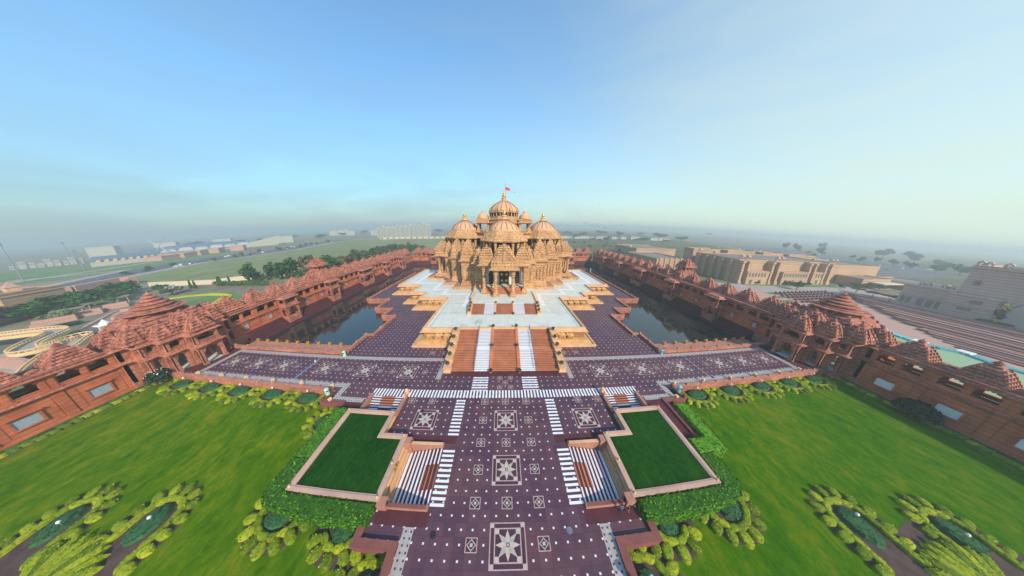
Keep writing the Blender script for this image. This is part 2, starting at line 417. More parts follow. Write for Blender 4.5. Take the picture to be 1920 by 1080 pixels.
# ================================================================== GROUND AND WATER
G0 = -1.3
m = MB()      # one sheet out to the horizon with the pond basin cut out of it
hx0, hx1, hy0, hy1 = -78, 78, 27, 152
BIG = 6000
for x0, y0, x1, y1 in ((-BIG, -BIG, hx0, BIG), (hx1, -BIG, BIG, BIG), (hx0, -BIG, hx1, hy0), (hx0, hy1, hx1, BIG)):
    m.rect(x0, y0, x1, y1, G0)
struct(m.build('ground', 'dust_ground'))
m = MB(); m.rect(hx0 - 1, hy0 - 1, hx1 + 1, hy1 + 1, -3.2); struct(m.build('pond_bed', 'soil'))
m = MB(); m.rect(-77.8, 27.2, 77.8, 151.8, -1.45); struct(m.build('water', 'pond_water'))

def sheet(name, pts, mat, z):
    m = MB(); m.v = [(x, y, z) for x, y in ccw(pts)]; m.face(tuple(range(len(pts)))); return struct(m.build(name, mat))
# garden lawns
for s in (-1, 1):
    sheet('lawn', [(s * 10.5, -60), (s * 82, -60), (s * 82, 16.3), (s * 10.5, 16.3)], 'lawn' if s < 0 else 'lawn_shaded', G0 + 0.012)
sheet('scrub_land', [(84, 90), (330, 90), (420, 160), (800, 1500), (60, 1500), (84, 160)], 'scrub', G0 + 0.01)
sheet('scrub_land', [(300, 60), (1500, 60), (1500, 400), (420, 160)], 'scrub', G0 + 0.011)
sheet('field', [(-78, 160), (-100, 100), (-235, 92), (-316, 109), (-326, 134), (-345, 181), (-333, 209), (-326, 250), (-324, 284), (-337, 300), (-372, 422),
                (-367, 486), (-262, 490), (-158, 503), (-60, 500), (60, 520), (70, 160)], 'field', G0 + 0.012)
sheet('road', [(-250, 60), (-316, 109), (-345, 181), (-333, 209), (-324, 284), (-372, 422), (-367, 486), (-442, 505), (-399, 269), (-425, 226), (-390, 139), (-330, 60)], 'asphalt', G0 + 0.02)
sheet('road_edge', [(-316, 109), (-345, 181), (-333, 209), (-324, 284), (-372, 422), (-367, 486), (-376, 488), (-381, 420), (-334, 283), (-342, 212), (-356, 178), (-328, 106)], 'concrete', G0 + 0.03)
sheet('sports_ground', [(-400, 60), (-390, 139), (-425, 226), (-470, 330), (-614, 336), (-506, 225), (-600, 180), (-620, 90)], 'far_green', G0 + 0.014)
sheet('dirt_track', [(-440, 97), (-402, 139), (-350, 85), (-345, 92), (-398, 150), (-448, 104)], 'concrete', G0 + 0.034)
sheet('dirt_track', [(-405, 60), (-430, 120), (-470, 200), (-480, 198), (-440, 118), (-415, 60)], 'far_pink', G0 + 0.03)
sheet('far_road', [(-376, 488), (-262, 492), (-158, 505), (60, 522), (60, 545), (-160, 528), (-262, 515), (-378, 512)], 'concrete', G0 + 0.02)
sheet('far_road', [(96, 280), (145, 434), (140, 436), (90, 282)], 'concrete', G0 + 0.02)
sheet('dirt_field', [(60, 520), (300, 520), (400, 640), (60, 640)], 'concrete', G0 + 0.02)

# ================================================================== PLAZA
m = MB()
def pav(x0, y0, x1, y1, z=0.0, both=True):
    m.rect(x0, y0, x1, y1, z)
    if both: m.rect(-x0, y0, -x1, y1, z)
m.rect(-8.8, -40, 8.8, 15.4, 0)
pav(8.8, -40, 11.3, -3.9); pav(8.8, -3.9, 14.8, -0.7); pav(8.8, 6.7, 14.0, 7.5); pav(8.8, 7.5, 17.6, 15.4)
pav(24.7, 11.5, 28.3, 15.4); pav(28.3, 13.4, 31.6, 15.4)
m.rect(-33, 15.4, 33, 27.4, 0); pav(33, 16.3, 75, 27.4)
PZ = [(39, 27.4, 35.5), (37, 35.5, 48), (41.3, 48, 54), (47.5, 54, 63.5), (57, 63.5, 112.5), (47.5, 112.5, 122), (41.3, 122, 128), (37, 128, 138)]
for x, y0, y1 in PZ: m.rect(-x, y0, x, y1, 0)
struct(m.build('plaza_paving', 'paving'))
# retaining faces below the paving
m = MB()
def wall(x0, y0, x1, y1, z0, z1, mb=None, both=True):
    mb = mb or m
    mb.box(x0, y0, z0, x1, y1, z1)
    if both: mb.box(-x0, y0, z0, -x1, y1, z1)
m2 = MB(); prev = None
for x, y0, y1 in PZ:
    wall(x - 0.5, y0, x + 0.02, y1, -3.1, -0.02, m2)
    if prev and prev != x:
        a, b = min(prev, x), max(prev, x); wall(a, y0 - 0.02 if x > prev else y0 - 0.48, b, y0 + 0.48 if x > prev else y0 + 0.02, -3.1, -0.02, m2)
    prev = x
m2.box(-37, 137.5, -3.1, 37, 138.02, -0.02)
struct(m2.build('pond_wall', 'red_stone'))
m = MB(); pav(39, 27.4, 71.6, 31.75, -0.55); struct(m.build('pond_ledge_paving', 'pink_stone'))
m = MB(); wall(39, 31.3, 71.6, 31.76, -3.1, -0.56); struct(m.build('pond_ledge_face', 'red_stone'))
m = MB(); pav(26.2, 1.5, 28.2, 11.5, -0.02); pav(24.7, 11.4, 28.3, 13.3, 0.008)
pav(8.4, -2.35, 14.3, -0.98, 0.008); pav(7.1, 6.95, 17.0, 8.1, 0.008); m.rect(-11.4, 20.45, 11.4, 22.0, 0.008)
pav(69.6, 17.2, 75, 27.4, 0.008)
struct(m.build('dark_paving', 'dark_red'))
m = MB(); Z = 0.012
for a in ((-30.4, 17.8, -31.5, 14.5), (30.4, 17.8, 31.5, 14.5)): m.rect(*a, Z)
pav(33, 16.7, 68.2, 17.8, Z); pav(30.4, 17.8, 33, 16.7, Z + .004) if 0 else None
pav(31.5, 16.7, 33, 17.8, Z); pav(25.3, 13.45, 31.5, 14.5, Z); pav(68.2, 16.7, 69.5, 27.0, Z); pav(13.0, 25.4, 68.2, 26.5, Z); pav(13.0, 19.7, 14.0, 25.38, Z)
pav(9.7, -40, 10.8, -2.4, Z); pav(5.2, -6.4, 9.7, -5.75, Z) if 0 else None
struct(m.build('dotted_border', 'dotted_band'))
m = MB(); m.rect(-8.9 - 36, 17.8, -8.6 - 36, 25.3, Z); 
m.v = [(-43.9, 17.8, Z), (-43.6, 17.8, Z), (-43.6, 25.3, Z), (-43.9, 25.3, Z)]
o = m.build('painted_line', 'blue_line'); struct(o)
m = MB(); m.rect(43.5, 17.8, 43.65, 25.3, Z); struct(m.build('painted_line', 'inlay_grey'))

# zebra crossings
m = MB(); Z = 0.016; ST = 0.62
y = -0.45
while y < 6.2:
    for s in (-1, 1): m.rect(s * 7.05, y, s * 8.68, y + 0.31, Z)
    y += ST
y = 8.25
while y < 14.9:
    for s in (-1, 1): m.rect(s * 7.0, y, s * 8.6, y + 0.31, Z)
    y += ST
x = -24.6
while x < 24.7:
    m.rect(x, 15.2, x + 0.30, 16.95, Z); x += 0.585
for s in (-1, 1):
    for k in range(5): m.rect(s * 3.35, 17.45 + k * 0.64, s * 6.4, 17.78 + k * 0.64, Z)
    m.rect(s * 3.35, 16.955, s * 6.4, 17.10, Z)
struct(m.build('zebra_stripes', 'white_paint'))

# star and diamond inlays
def star(mb, cx, cy, k=1.0, Z=0.02):
    def fr(h, w):
        mb.rect(cx - h, cy - h, cx + h, cy - h + w, Z); mb.rect(cx - h, cy + h - w, cx + h, cy + h, Z)
        mb.rect(cx - h, cy - h + w, cx - h + w, cy + h - w, Z); mb.rect(cx + h - w, cy - h + w, cx + h, cy + h - w, Z)
    mb.mi = 0; mb.rect(cx - 1.8 * k, cy - 1.8 * k, cx + 1.8 * k, cy + 1.8 * k, Z - 0.008)
    mb.mi = 1; fr(1.82 * k, 0.10 * k); fr(1.36 * k, 0.11 * k)
    mb.mi = 2
    for sx in (-1, 1):
        for sy in (-1, 1):
            mb.rect(cx + sx * 1.38 * k, cy + sy * 1.38 * k, cx + sx * 1.72 * k, cy + sy * 1.72 * k, Z + .002)
            mb.rect(cx + sx * .85 * k, cy + sy * .85 * k, cx + sx * 1.25 * k, cy + sy * 1.25 * k, Z + .002)
    R1, R2 = 1.24 * k, 0.62 * k
    for i in range(8):
        a = pi / 4 * i; b0, b1 = a - pi / 8, a + pi / 8; r = R1 * (1.0 if i % 2 == 0 else 1.08)
        mb.mi = 2 if i % 2 == 0 else 3
        mb.quad((cx, cy, Z + .006), (cx + R2 * cos(b0), cy + R2 * sin(b0), Z + .006), (cx + r * cos(a), cy + r * sin(a), Z + .006), (cx + R2 * cos(b1), cy + R2 * sin(b1), Z + .006))
    mb.mi = 0; mb.lathe([(0.2 * k, Z + .008), (0.2 * k, Z + .010)], cx, cy, 10)
    mb.mi = 1; mb.lathe([(0.13 * k, Z + .012), (0.13 * k, Z + .014)], cx, cy, 8)
def diamond(mb, cx, cy, k=1.0, Z=0.02):
    h = 0.60 * k; w = 0.085 * k
    mb.mi = 0; mb.rect(cx - h, cy - h, cx + h, cy + h, Z - 0.008)
    mb.mi = 1
    mb.rect(cx - h, cy - h, cx + h, cy - h + w, Z); mb.rect(cx - h, cy + h - w, cx + h, cy + h, Z)
    mb.rect(cx - h, cy - h + w, cx - h + w, cy + h - w, Z); mb.rect(cx + h - w, cy - h + w, cx + h, cy + h - w, Z)
    r1, r2 = 0.5 * k, 0.37 * k
    for i in range(4):
        a, b = pi / 2 * i, pi / 2 * (i + 1)
        mb.mi = 3
        mb.quad((cx + r2 * cos(a), cy + r2 * sin(a), Z), (cx + r1 * cos(a), cy + r1 * sin(a), Z), (cx + r1 * cos(b), cy + r1 * sin(b), Z), (cx + r2 * cos(b), cy + r2 * sin(b), Z))
    mb.mi = 2; mb.rect(cx - .14 * k, cy - .14 * k, cx + .14 * k, cy + .14 * k, Z)
IM = ['inlay_ground', 'inlay_rose', 'inlay', 'inlay_grey']
stars = [(0, 10.8), (0, 3.6), (0, -3.6), (0, -10.8)] + [(s * 12.9, 10.8) for s in (-1, 1)]
for X in (20.4, 30.0, 39.6, 50.4, 57.6, 64.8): stars += [(-X, 21.7), (X, 21.7)]
for i, (x, y) in enumerate(stars):
    mm = MB(); star(mm, x, y); struct(mm.build('star_inlay', IM))
mm = MB()
for r in range(-4, 5):
    y = r * 3.6
    for x in (-3.6, 0, 3.6):
        if x == 0 and (x, y) in [(0, 10.8), (0, 3.6), (0, -3.6), (0, -10.8)]: continue
        diamond(mm, x, y)
for s in (-1, 1):
    for x, y in ((3.6, 14.4 - 0), (12.9, 14.4), (16.5, 14.4), (16.8, 21.7), (23.8, 21.7), (26.6, 21.7), (33.6, 21.7), (36.2, 21.7), (46.8, 21.7), (54.0, 21.7), (61.2, 21.7), (14.4, 28.4), (17.4, 28.4)):
        if (x, y) != (3.6, 14.4): diamond(mm, s * x, y, 0.95)
    for x, y in ((1.05, 20.1), (1.05, 17.7)): diamond(mm, s * x, y, 0.8)
diamond(mm, 0, 18.9, 0.8)
struct(mm.build('diamond_inlay', IM))

# ================================================================== LOW WALLS OF THE PLAZA
def low_wall(name, label, boxes, posts=(), top=0.42, mat='red_stone', zb=G0 - 0.2, ph=0.75, slab=True):
    """boxes: x0,y0,x1,y1 in plan"""
    t = thing(name, label, 'wall')
    b = MB()
    for x0, y0, x1, y1 in boxes: b.box(x0, y0, zb, x1, y1, top - 0.12)
    b.build('wall_body', mat, t)
    b = MB()
    for i, (x0, y0, x1, y1) in enumerate(boxes):
        xa, xb = sorted((x0, x1)); ya, yb = sorted((y0, y1))
        b.box(xa - .06, ya - .06, top - 0.12 + 0.003 * (i % 4 + 1), xb + .06, yb + .06, top + 0.004 * (i % 4))
    b.build('coping', 'pink_stone' if mat != 'kerb_pink' else 'kerb_pink', t)
    for x, y in posts:
        b = MB(); b.box(x - .26, y - .26, zb + .1, x + .26, y + .26, ph - .1); b.lathe([(.36, ph - .1), (.36, ph), (.12, ph + .16), (.1, ph + .24), (0.02, ph + .3)], x, y, 4, pi / 4)
        b.build('post', mat, t)
    return t
for s in (-1, 1):
    S = SIDE[s]
    def X(b): return [(s * a[0], a[1], s * a[2], a[3]) for a in b]
    def Q(b): return [(s * a[0], a[1]) for a in b]
    low_wall('garden_wall', f'long red kerb wall between the {S} lawn beds and the cross walk', X([(33.0, 15.75, 75.5, 16.3)]), Q([(x, 16.02) for x in (36, 39.6, 43.2, 46.8, 50.4, 54, 57.6, 61.2, 64.8, 68.4, 72)]), 0.30, ph=0.42)
    low_wall('garden_wall', f'short L shaped red wall at the inner end of the {S} flower bed row', X([(32.4, 13.3, 33.0, 15.74), (28.9, 12.7, 33.0, 13.3), (28.35, 5.0 if s > 0 else 11.6, 28.9, 13.3)]), Q([(32.7, 13.0)]), 0.30, 'kerb_pink')
    low_wall('garden_wall', f'stepped pink wall beside the path at the bottom {S} of the photo', X([(14.85, -3.7, 15.5, -0.4), (10.85, -4.4, 15.5, -3.7), (10.85, -40, 11.55, -4.4)]), (), 0.34, 'kerb_pink')
    low_wall('pond_railing', f'red stone railing with posts along the near end of the {S} pond', X([(39.2, 26.75, 75.2, 27.3)]), Q([(x, 27.03) for x in [39.4 + 4.05 * k for k in range(9)]]), 0.85, zb=-0.5, ph=1.05)
    bx = [(38.45, 27.4, 39.0, 35.5), (36.45, 35.5, 39.0, 36.0), (36.45, 36.0, 37, 48.2), (37, 47.7, 41.3, 48.2), (40.75, 48.2, 41.3, 54.2), (41.3, 53.7, 47.5, 54.2), (46.95, 54.2, 47.5, 63.7), (47.5, 63.2, 57, 63.7), (56.45, 63.7, 57, 112.3)]
    low_wall('pond_railing', f'stepped red railing between the temple paving and the {S} pond', X(bx),
             Q([(38.7, 28), (38.7, 31.7), (38.7, 35.6), (36.7, 39.5), (36.7, 43.6), (36.7, 47.9), (41.0, 48), (41, 54), (47.2, 54), (47.2, 63.4), (52, 63.4), (56.7, 63.4)] + [(56.7, 63.4 + 4.9 * k) for k in range(1, 10)]), 0.62, ph=0.85, zb=-0.6)

# ================================================================== RAISED LAWN BEDS AND SUNKEN STEPS
for s in (-1, 1):
    S = SIDE[s]
    P = [(14.3, -0.6), (25.8, -0.6), (25.8, 11.2), (17.9, 11.2), (17.9, 7.4), (14.3, 7.4)]
    P = ccw([(s * x, y) for x, y in P])
    t = thing('raised_planter', f'raised cream stone planter with a flat dark green lawn, {S} of the central walk', 'planter')
    b = MB(); b.stack(P, [(-0.06, -2.2), (-0.06, -0.35), (0.02, -0.3), (0.02, -0.1), (-0.10, 0.0), (-0.10, 0.55), (0.05, 0.65), (0.05, 0.80)], cap=False)
    b.build('planter_wall', 'cream_stone', t)
    b = MB()
    o1 = [(x, y, 0.803) for x, y in ofs(P, 0.12)]; o2 = [(x, y, 1.0) for x, y in ofs(P, 0.12)]
    i2 = [(x, y, 1.0) for x, y in ofs(P, -0.36)]; i3 = [(x, y, 0.93) for x, y in ofs(P, -0.40)]; i4 = [(x, y, 0.93) for x, y in ofs(P, -0.56)]; i5 = [(x, y, 0.70) for x, y in ofs(P, -0.60)]
    b.loops([o1, o2, i2, i3, i4, i5], False, False); b.build('rim', 'cream_top', t)
    b = MB(); b.v = [(x, y, 0.78) for x, y in ofs(P, -0.58)]; b.face(tuple(range(6))); b.build('turf', 'lawn_dark', t)
    for x, y in ((14.5, -0.4), (14.5, 7.2), (25.6, 11.0), (18.1, 11.0), (14.5, 3.4), (25.6, -0.4)):
        b = MB(); b.lathe([(.14, 1.0), (.17, 1.08), (.09, 1.16), (.13, 1.26), (.03, 1.36)], s * x, y, 6); b.build('finial', 'cream_stone', t)
    # side steps going down beside the walk
    t = thing('sunken_steps', f'white striped sunken steps going down from the walk to the {S} planter', 'steps')
    b = MB(); n = 9; x0, tr = 8.8, 0.545
    for k in range(n):
        b.box(s * (x0 + k * tr), -0.44, -2.2, s * (x0 + (k + 1) * tr), 6.4, -0.14 * (k + 1) + 0.0)
    b.build('treads', 'dark_red', t)
    b = MB()
    for k in range(n):
        z = -0.14 * (k + 1) + 0.012; xa, xb = x0 + k * tr, x0 + (k + 1) * tr
        wv = 0.19 if k < 3 else 0.235
        rows = [(-0.40, 1.30), (4.30, 6.36)] if k < 3 else [(-0.40, 6.36)]
        if k in (3,): rows = [(-0.40, 1.30), (4.30, 6.36)] if False else rows
        if k == n - 1: wv = 0.36
        for ya, yb in rows: b.rect(s * (xa + 0.1), ya, s * (xa + 0.1 + wv), yb, z)
    b.build('painted_stripe', 'white_paint', t)
    b = MB(); b.box(s * (x0 + n * tr), -0.44, -2.2, s * 14.36, 6.4, -1.27); b.box(s * 13.95, -0.14, -1.27, s * 14.3, 6.2, -0.5); b.build('lower_ledge', 'cream_stone', t)
    b = MB(); b.quad(*[(s * a, y, z) for a, y, z in ((8.82, 1.32, -0.10), (10.7, 1.32, -0.56), (10.7, 4.28, -0.56), (8.82, 4.28, -0.10))]); b.build('ramp', 'stair_red', t)
    b = MB()
    b.box(s * 8.75, -0.98, -2.0, s * 13.34, -0.46, 0.36); b.build('side_wall', 'pink_stone', t)
    b = MB(); b.box(s * 8.75, 6.42, -2.0, s * 13.34, 6.94, 0.34); b.build('side_wall', 'pink_stone', t)
    b = MB(); b.box(s * 13.35, -1.15, -1.5, s * 14.35, -0.15, 0.95); b.build('end_pillar', 'pink_stone', t)
    b = MB(); b.box(s * 13.35, 6.2, -1.5, s * 14.3, 7.2, 0.85); b.build('end_pillar', 'pink_stone', t)
    b = MB(); b.box(s * 8.9, -0.90, 0.364, s * 13.34, -0.52, 0.40); b.build('coping', 'kerb_pink', t)
    b = MB(); b.box(s * 8.9, 6.5, 0.344, s * 13.34, 6.86, 0.46); b.build('coping', 'cream_stone', t)
    b = MB(); b.box(s * 13.32, -0.85, 0.45, s * 13.345, -0.45, 0.8); b.build('lamp_niche', 'black', t)
    b = MB(); b.box(s * 13.33, 6.5, 0.45, s * 13.345, 6.9, 0.75); b.build('lamp_niche', 'black', t)
    # steps north of the planter
    t = thing('sunken_steps', f'striped steps with a red centre going down to the far end of the {S} planter', 'steps')
    b = MB(); n = 8; y0, tr = 15.35, 0.42
    for k in range(n): b.box(s * 18.2, y0 - (k + 1) * tr, -2.2, s * 24.2, y0 - k * tr, -0.14 * (k + 1))
    b.build('treads', 'dark_red', t)
    b = MB(); b2 = MB()
    for k in range(n):
        z = -0.14 * (k + 1) + 0.012; ya = y0 - k * tr
        b.rect(s * 18.25, ya - 0.32, s * 19.9, ya - 0.06, z); b.rect(s * 22.4, ya - 0.32, s * 24.15, ya - 0.06, z)
    b.rect(s * 19.95, y0 - 5 * tr + .0, s * 22.35, y0 - 4 * tr - .02, -0.14 * 5 + 0.014); b.build('painted_stripe', 'white_paint', t)
    b = MB()
    for k in range(4): b.rect(s * 19.92, y0 - (k + 1) * tr + .04, s * 22.38, y0 - k * tr - .1, -0.14 * (k + 1) + 0.012)
    b.build('ramp', 'stair_red', t)
    b = MB()
    b.box(s * 17.65, 11.35, -2.0, s * 18.18, 15.5, 0.36); b.build('side_wall', 'pink_stone', t)
    b = MB(); b.box(s * 24.22, 11.35, -2.0, s * 24.72, 15.5, 0.30); b.build('side_wall', 'pink_stone', t)
    b = MB(); b.box(s * 18.2, 11.35, -2.2, s * 24.2, 12.0, -1.25); b.build('landing', 'marble', t)
    # carved cream bollard at the head of the steps
    t = thing('carved_bollard', f'carved cream stone bollard at the head of the far steps, {S} planter', 'bollard', (s * 17.9, 15.75, 0))
    b = MB(); b.stack(rectp(-.28, -.28, .28, .28), [(0.06, 0), (0.06, .2), (0, .25), (0, .8)]); b.lathe([(.25, .8), (.36, .95), (.33, 1.15), (.2, 1.3), (.05, 1.42)], 0, 0, 8); b.build('pillar', 'cream_stone', t)
    b = MB(); b.box(-.14, -1.15, .37, .14, -.75, .95); b.lathe([(.18, .95), (.12, 1.1), (.02, 1.2)], 0, -.95, 6); b.build('newel', 'cream_stone', t)
# a mirror error would turn faces inside out: Cycles does not mind, the normals stay usable

# ================================================================== HEDGES AND BEDS
def leaf_quad(mb, x, y, z, sz, nx=0, ny=0, nz=1, rnd=0.9):
    v = Vector((nx + random.uniform(-rnd, rnd), ny + random.uniform(-rnd, rnd), nz + random.uniform(-rnd, rnd))).normalized()
    u = v.orthogonal().normalized(); q = Matrix.Rotation(random.uniform(0, 6.28), 3, v); u = q @ u; w_ = v.cross(u)
    c = Vector((x, y, z)); a = u * sz; b = w_ * sz * 0.7
    mb.quad(tuple(c - a - b), tuple(c + a - b), tuple(c + a + b), tuple(c - a + b))
def box_hedge(poly, z0, z1, dens=16.0, sz=0.10):
    """clipped hedge: solid core with a rough coat of leaf clumps"""
    mb = MB(); poly = ccw(poly)
    mb.stack(poly, [(-.05, z0), (0.05, z0 + .3), (0.05, z1 - .25), (-.15, z1)])
    xs = [p[0] for p in poly]; ys = [p[1] for p in poly]
    def inside(x, y):
        c = False
        for i in range(len(poly)):
            (x1, y1), (x2, y2) = poly[i - 1], poly[i]
            if (y1 > y) != (y2 > y) and x < (x2 - x1) * (y - y1) / (y2 - y1) + x1: c = not c
        return c
    A = (max(xs) - min(xs)) * (max(ys) - min(ys))
    for _ in range(int(A * dens)):
        x, y = random.uniform(min(xs), max(xs)), random.uniform(min(ys), max(ys))
        if inside(x, y): leaf_quad(mb, x, y, z1 + random.uniform(-.07, .08), sz, 0, 0, 1, .5)
    for i in range(len(poly)):
        (x1, y1), (x2, y2) = poly[i - 1], poly[i]; L = hypot(x2 - x1, y2 - y1); nx, ny = (y2 - y1) / L, -(x2 - x1) / L
        for _ in range(int(L * (z1 - z0) * dens * 1.2)):
            f = random.random(); z = random.uniform(z0, z1)
            leaf_quad(mb, x1 + (x2 - x1) * f + nx * .08, y1 + (y2 - y1) * f + ny * .08, z, sz, nx, ny, 0.15, .35)
    return mb
Lh = [(14.7, -2.75), (22, -2.75), (27.6, -2.2), (28.4, -1.0), (28.4, 3.0), (26.1, 3.0), (26.1, -0.85), (14.7, -0.85)]
o = box_hedge([(-x, y) for x, y in Lh] , G0, 0.95).build('clipped_hedge', 'hedge_leaf')
tag(o, 'thick clipped green hedge wrapping the near corner of the left planter', 'hedge')
o = box_hedge([(-26.1, 3.05), (-28.5, 3.05), (-28.6, 11.4), (-26.1, 11.4)], G0, 0.92).build('clipped_hedge', 'hedge_leaf')
tag(o, 'clipped green hedge along the outer side of the left planter', 'hedge')
o = box_hedge([(14.7, -2.75), (22, -2.75), (27.2, -2.2), (28.3, -1.0), (28.3, 2.95), (26.1, 2.95), (26.1, -0.85), (14.7, -0.85)], G0, 0.95).build('clipped_hedge', 'hedge_leaf')
tag(o, 'thick clipped green hedge wrapping the near corner of the right planter', 'hedge')
o = box_hedge([(26.3, 3.0), (30.9, 3.0), (31.3, 11.2), (29.1, 11.4), (29.1, 5.2), (26.5, 5.2)], G0, 0.98).build('clipped_hedge', 'hedge_leaf')
tag(o, 'tall rectangular clipped hedge at the outer edge of the right planter path', 'hedge')

def lobe(mb, x, y, a, L, W, H, z=G0, sz=0.075, n=14):
    """one rounded clipped bush, its long axis at angle a"""
    ca, sa = cos(a), sin(a); base = len(mb.v)
    tmp = MB(); tmp.ball((0, 0, 0), 1.0, 12, 6, (1, 1, 1), 0.035)
    for v in tmp.v:
        px, py, pz = v[0] * L, v[1] * W, v[2]
        pz = (pz if pz < 0.6 else 0.6 + (pz - 0.6) * 0.4) * H
        mb.v.append((x + px * ca - py * sa, y + px * sa + py * ca, z + min(H, max(0, pz) * 1.6) + 0.02))
    mb.f += [tuple(i + base for i in f) for f in tmp.f]; mb.m += [0] * len(tmp.f); mb.sm += [False] * len(tmp.f)
    for _ in range(int(n * L * W * 6)):
        r = .93 * math.sqrt(random.random()); t = random.uniform(0, 6.28)
        px, py = r * cos(t) * L, r * sin(t) * W
        pz = H * (1.0 - .25 * r ** 4)
        leaf_quad(mb, x + px * ca - py * sa, y + px * sa + py * ca, z + pz + random.uniform(-.02, .05), sz * random.uniform(.6, 1.1), cos(t) * r * .6, sin(t) * r * .6, 1.2, .6)
def ringpath(cx, cy, a, rx, ry, legs, n):
    """U shaped path: half ellipse opening to direction a with straight legs"""
    pts = []; ca, sa = cos(a), sin(a)
    def T(u, v): return (cx + u * ca - v * sa, cy + u * sa + v * ca)
    L = []
    for k in range(n + 1):
        t = pi / 2 + pi * k / n; L.append((rx * cos(t), ry * sin(t)))
    k = 1
    while k * 1.25 <= legs: L.insert(0, (k * 1.25, ry)); L.append((k * 1.25, -ry)); k += 1
    return [T(*p) for p in L], T
def petal_bed(cx, cy, a, lab, rx=2.2, ry=2.2, legs=1.6, oval=(1.7, 1.25), n=6, H=0.45, off=.9, small=1.0, ovo=0.2, soil=True):
    pts, T = ringpath(cx, cy, a, rx, ry, legs, n)
    h = MB()
    for i in range(len(pts) - 1):
        p, q = pts[i], pts[i + 1]; d = atan2(q[1] - p[1], q[0] - p[0])
        lobe(h, (p[0] + q[0]) / 2, (p[1] + q[1]) / 2, d, hypot(q[0] - p[0], q[1] - p[1]) * .85, .42 * small, H * .9)
    for i, p in enumerate(pts):
        j = max(0, i - 1), min(len(pts) - 1, i + 1)
        dx, dy = pts[j[1]][0] - pts[j[0]][0], pts[j[1]][1] - pts[j[0]][1]; L = hypot(dx, dy); nx, ny = -dy / L, dx / L
        if nx * (p[0] - cx) + ny * (p[1] - cy) < 0: nx, ny = -nx, -ny
        r = random.uniform(.95, 1.05); an = atan2(ny, nx) + random.uniform(-.06, .06)
        lobe(h, p[0] + nx * off * small, p[1] + ny * off * small, an, .80 * r * small, .56 * r * small, H * random.uniform(.9, 1.1))
    o = h.build('scalloped_hedge', 'gold_hedge'); tag(o, 'scalloped yellow green hedge ' + lab, 'hedge', 'scalloped hedges round the flower beds')
    if oval:
        ox, oy = T(ovo, 0)
        b = MB(); lobe(b, ox, oy, a, oval[0], oval[1], .5, sz=.09, n=16)
        tag(b.build('oval_shrub', 'shrub_leaf'), 'dark oval shrub in the hedge ring ' + lab, 'shrub', 'oval shrubs inside the scalloped hedges')
    if soil:
        R = []
        for k in range(20):
            t = pi / 2 + pi * k / 19; R.append(T((rx + 1.45 * small) * cos(t), (ry + 1.35 * small) * sin(t)))
        R = [T(legs + 1.2, ry + 1.25 * small)] + R + [T(legs + 1.2, -ry - 1.25 * small)]
        b = MB(); b.v = [(x, y, G0 + 0.024 + 0.0006 * random.randint(0, 9)) for x, y in ccw(R)]; zz = b.v[0][2]; b.v = [(x, y, zz) for x, y, _ in b.v]; b.face(tuple(range(len(b.v))))
        struct(b.build('soil_bed', 'soil'))
XL = {-1: [70.2, 62.0, 54.0, 45.8, 37.6], 1: [37.6, 46.0, 54.3, 62.5, 70.6]}
for s in (-1, 1):
    S = SIDE[s]; xs = sorted(XL[s], reverse=True)
    nm = ['nearest the corner pavilion', 'second from the corner pavilion', 'in the middle of the row', 'second from the planter', 'nearest the planter']
    for x, nn_ in zip(xs, nm):
        petal_bed(s * x, 14.3, pi / 2, f'{nn_}, {S} row', 1.7, 2.6, 1.3, (1.2, 2.0), 7, 0.4, small=.86, ovo=0.35)
    # next to the path walls
    petal_bed(s * 30.6, 10.0 if s < 0 else 10.9, pi * (0.0 if s < 0 else 1.0), f'at the inner corner beside the {S} clipped hedge', 1.5, 1.9, 0.9, (1.1, 1.5), 6, .5, small=.85) if s < 0 else None
    petal_bed(s * 26.0, -2.0, pi / 2 + s * .55, f'round the outer corner of the {S} planter hedge', 2.2, 2.5, 1.3, (1.35, 1.5), 7, .45, ovo=-.4)
    petal_bed(s * 17.6, -2.9, pi / 2 - s * .25, f'below the middle of the {S} planter hedge', 1.45, 1.9, 0.0, (1.0, 1.15), 5, .45, ovo=-.1)
    petal_bed(s * 13.6, -6.9, 0 if s < 0 else pi, f'beside the stepped wall, near {S}', 1.5, 1.9, 1.3, (1.0, 1.2), 5, .42, ovo=.5)
